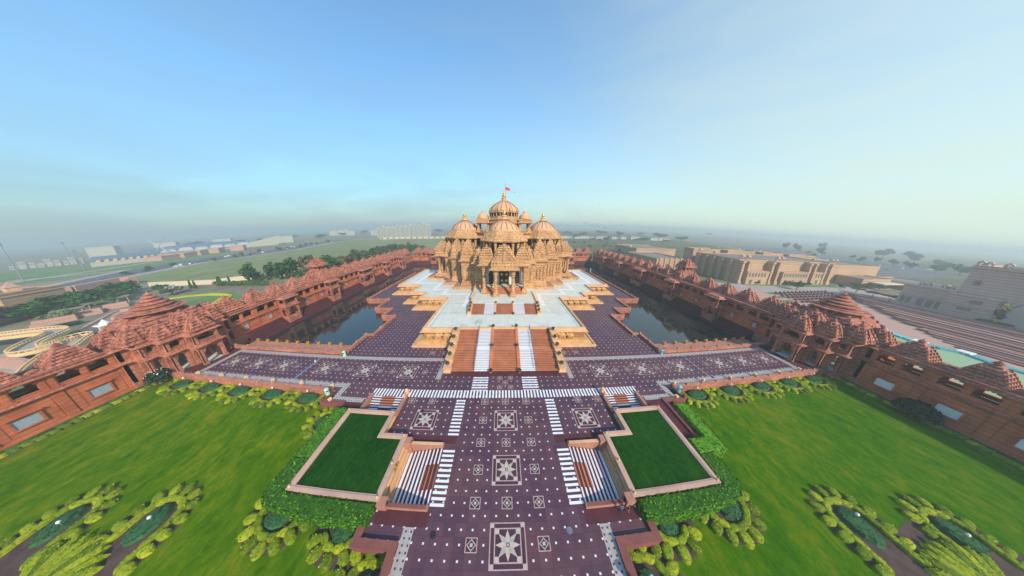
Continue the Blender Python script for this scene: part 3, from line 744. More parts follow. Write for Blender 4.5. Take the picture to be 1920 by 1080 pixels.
# free standing lens beds on the lawns
for s, x, y, a, lab in ((-1, -40.7, -4.1, -1.57, 'nearer the walk on the left lawn'), (-1, -51.4, -5.5, -1.5, 'nearer the gallery on the left lawn'),
                        (1, 40.2, -5.5, -1.6, 'nearer the walk on the right lawn'), (1, 50.8, -8.1, -1.62, 'nearer the gallery on the right lawn')):
    petal_bed(x, y, a, lab, 1.75, 2.25, 3.8, (1.9, 1.25), 6, .42, small=.95, ovo=0.7, soil=False)
    R = [(x + 3.9 * cos(t) , y - 1.6 + 4.9 * sin(t)) for t in [2 * pi * k / 22 for k in range(22)]]
    sheet('soil_bed', R, 'soil', G0 + 0.026)
for s in (-1, 1):
    sheet('soil_bed', [(s * 37.5, -8.0), (s * 39, -7.0), (s * 42.5, -7.6), (s * 47, -6.6), (s * 50, -8.0), (s * 54, -9.0), (s * 58, -16), (s * 40, -20), (s * 37, -12)], 'soil', G0 + 0.020)
    h = MB()
    for k in range(9):
        an = radians(40 + k * 12); cx, cy = (-44.8, -11.2) if s < 0 else (46, -13.2)
        lobe(h, cx + 3.6 * cos(an), cy + 2.9 * sin(an), an, 2.2, .62, .6)
    lobe(h, cx, cy - .4, 0, 3.0, 2.4, .7, n=10)
    tag(h.build('fan_hedge', 'gold_hedge'), f'fan of yellow green finger shaped hedges cut by the bottom {SIDE[s]} edge of the photo', 'hedge')
    # hedge strip along the gallery foot
    n_ = 26; hm = MB(); hs = MB()
    for k in range(n_):
        y = 13.8 - k * 1.05
        lobe(hm, s * (77.1 + .15 * sin(k)), y, 1.57 + s * .35, .80, .38, .5)
    for k in range(20):
        y = 13.0 - k * 1.35; lobe(hs, s * 78.3, y, 1.57, .9, .42, .38)
    tag(hm.build('border_hedge', 'gold_hedge'), f'yellow green border hedge along the foot of the {SIDE[s]} gallery', 'hedge')
    tag(hs.build('shrub_strip', 'shrub_leaf'), f'dark low shrub strip between the border hedge and the {SIDE[s]} gallery wall', 'shrub')
    sheet('soil_bed', [(s * 76.4, 14.3), (s * 79.4, 14.3), (s * 79.4, -14), (s * 76.4, -14)], 'soil', G0 + 0.022)

# ================================================================== RED SANDSTONE GALLERIES
def arcade(mb, p, q, z0, z1, n, zs, zt, pier, th, cusp=True, side=1):
    """wall from p to q with n arched openings; th thick towards the left of p->q"""
    L = hypot(q[0] - p[0], q[1] - p[1]); a = atan2(q[1] - p[1], q[0] - p[0])
    M = Matrix.Translation((p[0], p[1], 0)) @ Matrix.Rotation(a, 4, 'Z'); t = MB(); t.mi = mb.mi
    w_ = (L - pier * (n + 1)) / n if n else 0
    if not n: t.box(0, 0, z0, L, th, z1)
    for i in range(n + 1 if n else 0):
        x = i * (w_ + pier); t.box(x, 0, z0, x + pier, th, z1)
        t.box(x - .08 + (.08 if i == 0 else 0), -.10, z0, x + pier + .08 - (.08 if i == n else 0), 0, z0 + .35)
        t.box(x + pier * .2, -.07, z0 + .35, x + pier * .8, 0, z1 - .35)
        t.box(x - (.1 if i else 0), -.12, z1 - .45, x + pier + (.1 if i < n else 0), 0, z1 - .02)
    for i in range(n):
        x = pier + i * (w_ + pier)
        if zs > z0: t.box(x, .06, z0, x + w_, th - .06, zs); t.box(x, -.02, zs, x + w_, th + .02, zs + .07)
        k = 10; zsp = zs + (zt - zs) * .45
        for j in range(k):
            u = (j + .5) / k * 2 - 1; h = math.sqrt(max(0, 1 - u * u)); zc = zsp + (zt - zsp) * h ** .8 - (.10 if (j % 2 and cusp) else 0)
            t.box(x + w_ * j / k, .02, zc, x + w_ * (j + 1) / k, th - .02, z1)
    mb.add(t, M)
def samv(hw, h, tiers=6, hwy=None, bells=True, top=0.10, conc=0.8, slab=.5):
    """stepped pyramidal stone roof with rows of small bells, local origin at its base centre"""
    hwy = hwy or hw; mb = MB(); dz = h * .86 / tiers
    for i in range(tiers):
        f0 = (1 - i / tiers) ** conc * (1 - top) + top; f1 = (1 - (i + 1) / tiers) ** conc * (1 - top) + top
        z = i * dz
        P = rectp(-hw * f0, -hwy * f0, hw * f0, hwy * f0)
        mb.stack(P, [(-(hw * (f0 - f1)) * .7 - .02, z - dz * .02), (-.02, z + dz * .14), (0.03, z + dz * .22), (-.02, z + dz * .36), (-(hw * (f0 - f1)) * .6, z + dz * .60), (-(hw * (f0 - f1)) * 1.25 - .04, z + dz * .98)], bot=(i == 0))
        if bells and i < tiers - 1 and hw > 2.4:      # a bigger gable in the middle of every side
            for sx, sy in ((1, 0), (-1, 0), (0, 1), (0, -1)):
                x, y = sx * hw * f0 * .90, sy * hwy * f0 * .90; g = dz * .72; n0 = len(mb.v)
                mb.v += [(x - g, y - g, z + dz * .2), (x + g, y - g, z + dz * .2), (x + g, y + g, z + dz * .2), (x - g, y + g, z + dz * .2), (x * .93, y * .93, z + dz * 1.75)]
                for q in ((0, 1, 4), (1, 2, 4), (2, 3, 4), (3, 0, 4)): mb.face(tuple(n0 + c for c in q))
        if bells and i < tiers - 1:
            k = max(1, tiers - i - 1); r = dz * .5
            for sx, sy, ax in ((1, 0, 1), (-1, 0, 1), (0, 1, 0), (0, -1, 0)):
                for j in range(k + 1):
                    u = -1 + 2 * (j + .0) / k if k > 0 else 0
                    x = sx * hw * f0 * .93 if ax else u * hw * f0 * .90; y = u * hwy * f0 * .90 if ax else sy * hwy * f0 * .93
                    b = r * (1.1 if abs(u) > .9 else .8)
                    n0 = len(mb.v)
                    mb.v += [(x - b, y - b, z + dz * .28), (x + b, y - b, z + dz * .28), (x + b, y + b, z + dz * .28), (x - b, y + b, z + dz * .28), (x, y, z + dz * 1.25)]
                    for q in ((0, 1, 4), (1, 2, 4), (2, 3, 4), (3, 0, 4)): mb.face(tuple(n0 + c for c in q))
    z = tiers * dz; r = max(hw * top, .3)
    mb.lathe([(r * 1.0, z - .1), (r * 2.0, z + h * .01), (r * 1.9, z + h * .03), (r * 1.0, z + h * .045), (r * 1.5, z + h * .07), (r * 1.4, z + h * .085), (r * .6, z + h * .10), (r * .8, z + h * .125), (r * .3, z + h * .15), (0.02, z + h * .21)], 0, 0, 10)
    return mb
ME = {}
ME['spire'] = samv(2.75, 4.2, 6).mesh('roof_spire', ['red_roof'])
ME['spire_g'] = samv(2.35, 3.7, 6).mesh('roof_spire', ['red_roof'])
ME['spire_s'] = samv(2.7, 3.6, 5).mesh('roof_spire', ['red_roof'])
ME['spire_l'] = samv(4.4, 5.2, 7).mesh('roof_spire', ['red_roof'])
def half_spire():      # the low pediment-like ridge between two spires
    mb = MB(); mb.loops([[(-2.6, -.8, 0), (2.6, -.8, 0), (2.6, .8, 0), (-2.6, .8, 0)], [(-1.2, -.5, .7), (1.2, -.5, .7), (1.2, .5, .7), (-1.2, .5, .7)], [(-.25, -.2, 1.25), (.25, -.2, 1.25), (.25, .2, 1.25), (-.25, .2, 1.25)]])
    for k in range(7):
        x = -2.4 + k * .8; n0 = len(mb.v); z = max(0.05, 1.0 - abs(x) * .42)
        mb.v += [(x - .28, -.95, z - .2), (x + .28, -.95, z - .2), (x + .28, -.4, z - .2), (x - .28, -.4, z - .2), (x, -.68, z + .35)]
        for q in ((0, 1, 4), (1, 2, 4), (2, 3, 4), (3, 0, 4)): mb.face(tuple(n0 + c for c in q))
    return mb
ME['ridge'] = half_spire().mesh('roof_pediment', ['red_roof'])
def bay(p, zb, zf, ze, win, depth, front_steps=False):
    """one bay: x along the gallery, y=0 the seen face, depth behind it"""
    h = p / 2; mb = MB(); mb.mi = 0
    mb.box(-h, 0, zb, h, .5, zf - .02)
    w_, wa, wb = win
    mb.box(-h, -.22, zb, h, 0, zb + .45); mb.box(-h, -.14, zb + .45, h, 0, zb + .62)
    for x in (-h + .0, h - .55): mb.box(x, -.16, zb + .62, x + .55, 0, zf - .3)
    mb.box(-h, -.10, zf - .75, h, 0, zf - .62)
    # panel frames left and right of the window
    for sx in (-1, 1):
        xa, xb = sorted((sx * (w_ / 2 + .75), sx * (h - .7)))
        if xb - xa > .5: mb.mi = 3; mb.box(xa, -.05, zb + 1.0, xb, 0, zf - .95); mb.mi = 0
    mb.mi = 0
    fw = .28; mb.box(-w_ / 2 - fw, -.2, wa - fw, w_ / 2 + fw, -.0, wa); mb.box(-w_ / 2 - fw, -.2, wb, w_ / 2 + fw, 0, wb + fw)
    mb.box(-w_ / 2 - fw, -.2, wa, -w_ / 2, 0, wb); mb.box(w_ / 2, -.2, wa, w_ / 2 + fw, 0, wb)
    mb.box(-w_ / 2 - .45, -.42, wb + fw, w_ / 2 + .45, 0, wb + fw + .14)
    mb.mi = 1     # cornice between the floors: drip ledge and mouldings
    mb.box(-h, -.28, zf - .3, h, .3, zf - .12); mb.box(-h, -.55, zf - .12, h, .3, zf + .02); mb.box(-h, -.3, zf + .02, h, .3, zf + .16)
    mb.mi = 0
    arcade(mb, (-h, 0), (h, 0), zf + .16, ze - .2, 2, zf + .80, ze - .42, .78, .5)
    mb.mi = 1; mb.quad((-h, -.14, ze - .05), (h, -.14, ze - .05), (h, -.62, ze - .16), (-h, -.62, ze - .16)); mb.quad((-h, -.62, ze - .16), (h, -.62, ze - .16), (h, -.1, ze - .22), (-h, -.1, ze - .22))
    mb.box(-h, -.64, ze - .22, h, -.56, ze - .12)
    mb.box(-h, -.14, ze - .25, h, .6, ze + .28); mb.box(-h, -.3, ze + .28, h, .6, ze + .42)
    mb.mi = 0
    arcade(mb, (-h, depth - .5), (h, depth - .5), zf + .16, ze - .25, 2, zf + .80, ze - .42, .7, .5)
    mb.mi = 1; mb.box(-h, depth - .6, ze - .25, h, depth + .5, ze + .42)
    mb.mi = 0; mb.box(-h, depth - .5, zb, h, depth, zf)
    for x in (-h + .1, ): mb.box(x, depth * .5, zf + .16, x + .35, depth * .5 + .35, ze - .25)
    mb.mi = 2; mb.box(-h, .5, zf - .2, h, depth - .5, zf + .13)                 # upper floor
    mb.mi = 4; mb.box(-h, .6, ze - .2, h, depth - .6, ze + .05)                  # pale flat roof
    mb.mi = 1
    return mb
BM = ['red_wall', 'red_stone', 'dark_red', 'red_wall', 'concrete']
POND = dict(p=7.1, zb=1.55, zf=5.0, ze=8.15, win=(1.15, 2.7, 4.05), depth=7.0)
GARD = dict(p=6.9, zb=-1.5, zf=4.55, ze=7.75, win=(2.3, .55, 2.2), depth=5.0)
ME['bay_p'] = bay(**POND).mesh('arcade_bay', BM); ME['bay_g'] = bay(**GARD).mesh('arcade_bay', BM)
b = MB(); b.box(-.57, -.06, 2.7, .57, .01 - .02, 4.05); ME['pane_p'] = b.mesh('opening_panel', ['glass_panel'])
b = MB(); b.box(-1.15, -.06, .55, 1.15, -.01, 2.2); ME['pane_g'] = b.mesh('opening_panel', ['glass_panel'])
b = MB(); b.box(-1.15, -.06, .45, 1.15, -.01, 2.3); ME['pane_bright'] = b.mesh('opening_panel', ['marble_white'])  # white panel: brightness seen through an open window put into the colour
def porch(wd, dp, zb, zf, ze):
    mb = MB(); h = wd / 2
    mb.box(-h, -dp, zb - 1.2, h, -.01, zb + .25); mb.box(-h - .12, -dp - .12, zb + .25, h + .12, -.01, zb + .4)
    P = rectp(-h, -dp, h, 0)
    arcade(mb, (-h, -dp), (h, -dp), zb + .4, zf - .3, 1, zb + 1.0, zf - .7, .55, .4)
    arcade(mb, (-h, -.26), (-h, -dp), zb + .4, zf - .3, 1, zb + 1.0, zf - .7, .45, .4)
    arcade(mb, (h, -dp), (h, -.26), zb + .4, zf - .3, 1, zb + 1.0, zf - .7, .45, .4)
    mb.stack(rectp(-h, -dp, h, -.02), [(.05, zf - .3), (.5, zf - .2), (.5, zf - .1), (.05, zf), (.1, zf + .2)])
    arcade(mb, (-h, -dp), (h, -dp), zf + .2, ze - .2, 1, zf + .98, ze - .62, .5, .35)
    arcade(mb, (-h, -.26), (-h, -dp), zf + .2, ze - .2, 1, zf + .98, ze - .62, .4, .35)
    arcade(mb, (h, -dp), (h, -.26), zf + .2, ze - .2, 1, zf + .98, ze - .62, .4, .35)
    mb.stack(rectp(-h, -dp, h, -.97), [(.05, ze - .2), (.75, ze - .34), (.75, ze - .26), (.1, ze), (.05, ze + .36)])
    return mb
ME['porch'] = porch(4.6, 3.0, 0.6, 5.0, 8.1).mesh('porch', ['red_stone'])
ME['porch_w'] = porch(8.2, 3.0, 0.6, 5.0, 8.1).mesh('porch', ['red_stone'])

def gallery(label, origin, rot, n, kind, skip=(), porches=(), spire='spire', first=0.0, panes='pane_p', cat='gallery', zoff=0, spire_y=3.9, nospire=()):
    """origin: the middle of the first bay on the seen face; local +x runs along the gallery, +y goes behind the face"""
    t = thing('arcaded_gallery', label, cat, origin, rot); c = POND if kind == 'p' else GARD; p = c['p']
    for i in range(n):
        x = i * p
        inst(ME['bay_' + kind], 'arcade_bay', t, (x, 0, 0))
        inst(ME[panes], 'opening_panel', t, (x, 0, 0))
        if i not in nospire: inst(ME[spire], 'roof_spire', t, (x, spire_y, c['ze'] + .38))
        if i < n - 1: inst(ME['ridge'], 'roof_pediment', t, (x + p / 2, 1.1, c['ze'] + .42), 0, .62)
    for x, me in porches: inst(ME[me], 'porch', t, (x, 0, 0))
    return t
# left gallery: face at x=-75 looking +x. local x -> world +Y needs rot=pi/2 which sends local +y to world -x
NB = 17; Y0 = 32.7
g = gallery('long two storey red sandstone gallery with spired roofs along the left pond', (-75, Y0, 0), pi / 2, NB, 'p', porches=[(45.6 - Y0, 'porch'), (65.5 - Y0, 'porch'), (89 - Y0, 'porch_w'), (109 - Y0, 'porch'), (129 - Y0, 'porch')])
# right gallery: mirrored: rot=-pi/2 sends local x -> -Y, local y -> +x
g2 = gallery('long two storey dark red gallery with spired roofs along the right pond', (75, Y0 + (NB - 1) * 7.1, 0), -pi / 2, NB, 'p', porches=[((NB - 1) * 7.1 - a + Y0 - 0, m_) for a, m_ in ((45.6, 'porch'), (65.5, 'porch'), (89, 'porch_w'), (109, 'porch'), (129, 'porch'))], panes='pane_p')
g3 = gallery('far red gallery with spired roofs closing the pond court behind the temple', (-71.45 + 0, 151, 0), 0, 21, 'p', porches=[(14, 'porch'), (32, 'porch'), (110, 'porch'), (128, 'porch')])
def gardgal(s):
    n = 5
    if s < 0: return gallery('near red gallery with wide upper arches beside the left garden lawn', (-80, 8.9 - (n - 1) * 6.9, 0), pi / 2, n, 'g', panes='pane_g', spire='spire_g', spire_y=2.9)
    return gallery('near dark red gallery with wide upper arches beside the right garden lawn', (79.5, 8.9, 0), -pi / 2, n, 'g', panes='pane_bright', spire='spire_g', spire_y=2.9)
gardgal(-1); gardgal(1)
for s in (-1, 1):   # taller roof pavilion on each long gallery
    t = thing('roof_pavilion', f'tall tiered red roof pavilion rising above the {SIDE[s]} gallery behind its spires', 'pavilion', (s * 83.5, 70.8, 8.6))
    inst(ME['spire_l'], 'lower_roof', t, (0, 0, 0))
    b = MB()
    for x in (-1.9, 1.9):
        for y in (-1.9, 1.9): b.box(x - .22, y - .22, 1.5, x + .22, y + .22, 5.0)
    b.stack(rectp(-2.2, -2.2, 2.2, 2.2), [(0, 4.6), (.9, 4.75), (.9, 4.9), (.2, 5.2)]); b.build('kiosk', 'red_stone', t)
    o = inst(ME['spire_s'], 'upper_roof', t, (0, 0, 5.1)); 
# steps running from the galleries down into the ponds
m = MB()
for k in range(9):
    z = 1.5 - k * .36; a = 75.0 - k * .40
    for s in (-1, 1): m.box(s * (a - .40), 32.0, -3.0, s * a, 151 - .4 * k, z - .0)
for k in range(9):
    z = 1.5 - k * .36; y = 151 - k * .40; xx = 75 - .4 * (k + 1)
    m.box(-xx, y - .40, -3.0, xx, y, z - .002)
struct(m.build('pond_steps', 'dark_red'))
m = MB()
for s in (-1, 1): m.box(s * 75, 27.3, -1.5, s * 76.6, 36.2, 1.5)
struct(m.build('gallery_plinth', 'red_stone'))

# ------------------------------------------------------------------ corner pavilions
def cross(cx, cy, st):
    """four-fold stepped cross from the (reach, half width) list, outermost first"""
    q = []
    for r, h in st: q.append((r, h))
    pts = []
    fr = [(r, -h) for r, h in q[::-1]]          # placeholder to keep the corner order explicit
    quad = []
    for i, (r, h) in enumerate(q):
        quad.append((r, h))
        if i + 1 < len(q): quad.append((q[i + 1][0], h))
    # quad runs from the +x tip towards the diagonal; mirror it in the diagonal to reach the +y tip
    full = quad + [(b, a) for a, b in quad[::-1]]
    ded = [full[0]]
    for p in full[1:]:
        if hypot(p[0] - ded[-1][0], p[1] - ded[-1][1]) > 1e-6: ded.append(p)
    for k in range(4):
        c, s_ = round(cos(k * pi / 2)), round(sin(k * pi / 2))
        pts += [(cx + x * c - y * s_, cy + x * s_ + y * c) for x, y in ded]
    out = [pts[0]]
    for p in pts[1:]:
        if hypot(p[0] - out[-1][0], p[1] - out[-1][1]) > 1e-6: out.append(p)
    return out
PAVP = None
def pavpoly(f):
    q = [(13.2, -2.4), (13.2, 2.4), (10.4, 2.4), (10.4, 5.6), (7.8, 5.6), (7.8, 7.8), (4.6, 7.8), (4.6, 9.6), (-5.0, 9.6), (-5.0, 6.5), (-8.0, 6.5), (-8.0, -6.5), (-5.0, -6.5), (-5.0, -9.6), (4.6, -9.6), (4.6, -7.8), (7.8, -7.8), (7.8, -5.6), (10.4, -5.6), (10.4, -2.4)]
    return ccw([(f * x, y) for x, y in q])
def pavilion(s):
    t = thing('corner_pavilion', f'big red sandstone pavilion crowded with spires at the {SIDE[s]} end of the cross walk', 'pavilion', (s * 84, 22, 0))
    P = pavpoly(-s); n = len(P)
    b = MB(); b.stack(P, [(0.1, -1.5), (0.1, -.05), (-.1, -.02)]); b.build('base', 'red_stone', t)
    b = MB(); b.stack(P, [(-.6, -.01), (-.6, 0.03)]); b.build('floor', 'marble', t)
    for nm, z0, z1, sill in (('lower_arcade', 0.04, 4.5, 0.04), ('upper_arcade', 5.06, 7.75, 5.85)):
        b = MB()
        for i in range(n):
            p, q = P[i], P[(i + 1) % n]; L = hypot(q[0] - p[0], q[1] - p[1])
            arcade(b, p, q, z0, z1, 0 if L < 1.9 else 1, sill, z1 - .35, .75 if L > 3 else .5, .6)
        b.build(nm, 'red_stone', t)
    for x in (-4, 0, 4, 8):
        for y in (-6, -2, 2, 6):
            if abs(x) + abs(y) < 12: b = MB(); b.box(-s * x - .4, y - .4, 0.04, -s * x + .4, y + .4, 7.7); b.build('inner_column', 'red_stone', t)
    b = MB(); b.stack(P, [(0.02, 4.5), (.25, 4.62), (.75, 4.72), (.75, 4.84), (.15, 4.98), (.1, 5.2)]); b.build('middle_cornice', 'red_stone', t)
    b = MB(); b.stack(P, [(0.02, 7.75), (.3, 7.82), (.7, 7.78), (.7, 7.9), (.2, 8.1), (.15, 8.4), (.3, 8.55)]); b.build('eave', 'red_stone', t)
    # roofs
    me = samv(7.4, 5.4, 6, top=.38, conc=.8).mesh('main_roof', ['red_roof']); inst(me, 'main_roof', t, (0, 0, 8.5))
    b = MB(); b.lathe([(2.6, 12.9), (4.1, 13.2), (4.1, 13.45), (2.9, 13.7), (3.4, 13.95), (3.4, 14.2), (2.3, 14.45), (2.75, 14.7), (2.7, 14.9), (1.6, 15.15), (2.0, 15.4), (1.95, 15.6), (1.0, 15.85), (1.3, 16.1), (1.2, 16.25), (.5, 16.5), (.7, 16.75), (.25, 17.0), (.04, 17.6)], 0, 0, 16); b.build('crown', 'red_roof', t)
    f = -s      # the side facing the walk
    for x, y, k in ((11.6 * f, 0, .95), (8.4 * f, -3.9, .95), (8.4 * f, 3.9, .95), (5.6 * f, -6.9, 1.0), (5.6 * f, 6.9, 1.0), (-6.4 * f, -3.4, .9), (-6.4 * f, 3.4, .9), (0.6 * f, -7.9, .9), (0.6 * f, 7.9, .9)):
        inst(ME['spire_s'], 'roof_spire', t, (x, y, 8.52 + random.uniform(-.02, .02)), scale=(k * .86, k * .86, k * 1.1))
    for i, (x, y) in enumerate(((8.0 * f, 0),)):
        inst(ME['spire_s'], 'roof_spire', t, (x, y, 9.9 + .01 * i), scale=.9)
    return t
pavilion(-1); pavilion(1)
# short wing joining each pavilion to the pond gallery

# ================================================================== TEMPLE PLINTH
def sym(q, cy=88.0):
    """q: (x, y) points of the front left quarter, walked from the front axis to the side axis with x<0; mirrored to a full outline"""
    L = list(q)
    L2 = [(x, 2 * cy - y) for x, y in q[::-1]]
    left = L + L2
    right = [(-x, y) for x, y in left[::-1]]
    pts = left + right; out = []
    for p in pts:
        if not out or hypot(p[0] - out[-1][0], p[1] - out[-1][1]) > 1e-6: out.append(p)
    if hypot(out[0][0] - out[-1][0], out[0][1] - out[-1][1]) < 1e-6: out.pop()
    return ccw(out)
PL = sym([(-20.9, 33), (-20.9, 55.8), (-30.9, 55.8), (-30.9, 61.7), (-37, 61.7), (-37, 72.2), (-47, 72.2)])
plinth = thing('temple_plinth', 'broad carved elephant plinth with a white marble top under the temple', 'plinth')
b = MB(); b.stack(PL, [(2.5, 0.004), (2.5, 0.55), (2.1, 0.6), (2.1, 0.35), (1.5, 0.32)], cap=False, bot=False); b.build('kerb', 'cream_stone', plinth)
b = MB(); b.stack(PL, [(1.55, 0.3), (1.45, 0.9), (1.1, 1.05), (1.1, 1.25), (.12, 1.3)], cap=False, bot=False); b.build('wall_base', 'relief', plinth)
b = MB(); b.stack(PL, [(.12, 1.3), (.1, 3.0)], cap=False, bot=False); b.build('carved_wall', 'relief_shaded', plinth)
b = MB(); b.stack(PL, [(.1, 3.0), (.5, 3.1), (.8, 3.25), (.8, 3.4), (.2, 3.5), (.2, 3.8)], cap=False, bot=False); b.build('cornice', 'cream_stone', plinth)
b = MB(); b.loops([[(x, y, 3.8) for x, y in ofs(PL, .2)], [(x, y, 4.25) for x, y in ofs(PL, .2)], [(x, y, 4.3) for x, y in ofs(PL, .1)], [(x, y, 4.25) for x, y in ofs(PL, -.35)], [(x, y, 3.78) for x, y in ofs(PL, -.35)]], False, False)
b.build('parapet', 'cream_stone', plinth)
b = MB(); b.v = [(x, y, 3.82) for x, y in ofs(PL, -.3)]; b.face(tuple(range(len(PL)))); b.build('marble_top', 'marble', plinth)
# thin inlay lines and white bands in the marble
b = MB(); Z = 3.835
def line(a, c, w_=.09):
    d = Vector((c[0] - a[0], c[1] - a[1])); n_ = Vector((-d.y, d.x)).normalized() * w_ / 2
    b.quad((a[0] - n_.x, a[1] - n_.y, Z), (c[0] - n_.x, c[1] - n_.y, Z), (c[0] + n_.x, c[1] + n_.y, Z), (a[0] + n_.x, a[1] + n_.y, Z))
o1 = ofs(PL, -1.3)
for i in range(len(o1)):
    if abs(o1[i][0] - o1[i - 1][0]) < .1: line(o1[i - 1], o1[i], .1)
for y in (42.0, 43.2): line((-19.6, y), (-10.4, y), .07); line((10.4, y), (19.6, y), .07)
line((-19.4, 33.6), (19.4, 33.6), .1); line((-19.6, 50.5), (-12, 50.5), .07); line((12, 50.5), (19.6, 50.5), .07)
for s in (-1, 1):
    for d in (0, .9): line((s * (15.0 + d), 42.8 + d), (s * (19.4 - d), 42.8 + d), .06); line((s * (15 + d), 42.8 + d), (s * (15 + d), 46.6 - d), .06); line((s * (15 + d), 46.6 - d), (s * (19.4 - d), 46.6 - d), .06)
b.build('inlay_line', 'marble_line', plinth)
b = MB(); Z = 3.83
for s in (-1, 1):
    for a in ((12.6, 48, 14.2, 61), (14.2, 59.4, 24.5, 61), (22.9, 61.0, 24.5, 67.0), (24.5, 65.4, 30, 67.0), (28.4, 67, 30, 76.4), (30, 74.8, 41.5, 76.4), (39.9, 76.4, 41.5, 99)): b.rect(s * a[0], a[1], s * a[2], a[3], Z)
b.build('white_band', 'marble_white', plinth)
# carved elephants walking along the faces
def elephant():
    e = MB(); e.ball((0, 0, 1.15), .72, 9, 6, (1.15, .55, .85)); e.ball((.95, 0, 1.35), .42, 8, 5, (1, .8, 1.05))
    for x in (-.55, -.2, .35, .6): e.tube([(x, .12 if x in (-.55, .35) else -.12, 1.0), (x, .1 if x in (-.55, .35) else -.1, 0)], [.24, .19], 6)
    e.tube([(1.2, 0, 1.3), (1.45, 0, 1.0), (1.5, 0, .55), (1.38, 0, .25)], [.2, .15, .1, .07], 6); e.ball((.82, .3, 1.4), .3, 6, 4, (.8, .25, 1)); e.ball((.82, -.3, 1.4), .3, 6, 4, (.8, .25, 1))
    e.tube([(-.85, 0, 1.3), (-1.0, 0, .7)], [.06, .03], 4)
    return e
EM = [elephant().mesh('elephant', ['relief'])]
def herd(x0, x1, y, z=1.28, rot=0.0):
    L = abs(x1 - x0); n_ = max(1, int(L / 2.0))
    for i in range(n_):
        f = (i + .5) / n_; sc = random.uniform(.88, 1.08)
        if random.random() < .12: continue
        inst(EM[0], 'elephant', plinth, (x0 + (x1 - x0) * f, y - random.uniform(.36, .5), z), rot if random.random() < .8 else rot + pi, scale=(sc, sc, sc * 1.02))
for s in (-1, 1):
    herd(s * 11.5, s * 20.6, 32.75, rot=0 if s < 0 else pi)
    herd(s * 21.5, s * 30.6, 55.55, rot=0 if s < 0 else pi); herd(s * 31.5, s * 36.8, 61.45, rot=0 if s < 0 else pi); herd(s * 37.4, s * 46.6, 71.95, rot=0 if s < 0 else pi)

# ------------------------------------------------------------------ grand stairs
def flight(label, y0, y1, z0, z1, X, n, cols, land=None):
    """X: half width; cols: (x0,x1,material); land: index of the landing step"""
    t = thing('grand_stairs', label, 'stairs'); dz = (z1 - z0) / n
    tot = n + (3 if land else 0); tr = (y1 - y0) / tot; y = y0; edges = []
    for k in range(n):
        d = tr * (4 if land and k == land else 1); edges.append((y, y + d, z0 + dz * (k + 1))); y += d
    for x0, x1, mt, nm in cols:
        b = MB(); b2 = MB()
        for ya, yb, z in edges:
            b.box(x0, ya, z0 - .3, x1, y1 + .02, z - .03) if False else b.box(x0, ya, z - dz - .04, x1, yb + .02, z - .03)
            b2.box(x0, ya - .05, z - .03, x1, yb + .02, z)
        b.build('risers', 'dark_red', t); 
        b2.build(nm, mt, t)
    return t, edges
cols = [(-11.5, -6.5, 'stair_red', 'red_treads'), (-6.5, -3.35, 'white_paint', 'white_treads'), (-2.65, 2.65, 'stair_red', 'red_treads'), (3.35, 6.5, 'white_paint', 'white_treads'), (6.5, 11.5, 'stair_red', 'red_treads')]
st, ed = flight('grand red and white staircase climbing the front of the elephant plinth', 22.0, 33.05, 0, 3.82, 11.5, 25, cols, 12)
for s in (-1, 1):
    b = MB()
    for k, (ya, yb, z) in enumerate(ed):
        b.box(s * 2.65, ya, z - .4, s * 3.35, yb + .001, z + .30 + .0005 * (k % 2))
    b.build('divider', 'stair_red', st)
    b = MB()
    for k in range(5):
        y = 22.2 + k * 2.15; z = .15 + k * .82
        b.stack(rectp(s * 12.15 - .65, y - .55, s * 12.15 + .65, y + 1.62), [(.25, -.5 + max(0, z - 2.0)), (.12, z + .15), (0, z + .35), (0, z + .75), (.15, z + .85), (.15, z + 1.0)])
    b.build('side_pedestal', 'cream_stone', st)
    b = MB()
    for y in range(0, 23, 2):
        pass
    x = s * 6.5
    pts = [(x, ya, z + .95) for ya, yb, z in ed[::3]] + [(x, 33.3, 4.8)]
    b.tube(pts, .05, 4); b.tube([(p[0], p[1], p[2] - .4) for p in pts], .035, 4)
    for p in pts: b.tube([(p[0], p[1], p[2] - 1.0), p], .045, 4)
    b.build('handrail', 'steel', st)
def pot(label, loc, k=1.0):
    k *= .8
    t = thing('potted_plant', label, 'potted plant', loc, group='potted plants on the temple stairs')
    b = MB(); b.lathe([(.22 * k, 0), (.4 * k, .3 * k), (.46 * k, .5 * k), (.38 * k, .55 * k)], 0, 0, 8); b.build('pot', 'pink_stone', t)
    b = MB()
    for _ in range(70):
        a = random.uniform(0, 6.28); r = .5 * k * math.sqrt(random.random()); z = .55 * k + random.uniform(0, .75) * k * (1.15 - r / k)
        leaf_quad(b, r * cos(a), r * sin(a), z, .16 * k, cos(a), sin(a), .6)
    b.build('foliage', 'pot_plant', t); return t
for s in (-1, 1):
    for k in range(5): pot(f'{ORD[k]} potted plant up the {SIDE[s]} side wall of the grand staircase', (s * 12.1, 22.6 + k * 2.15, 1.16 + k * .82), .95)
    for k, (y, z) in enumerate(((21.55, 0.0), (27.6, 2.25), (33.0, 4.15))):
        pot(f'{["bottom", "middle", "top"][k]} potted plant of the {SIDE[s]} divider on the grand staircase', (s * 3.0, y, z), 1.0 if k != 1 else .8)
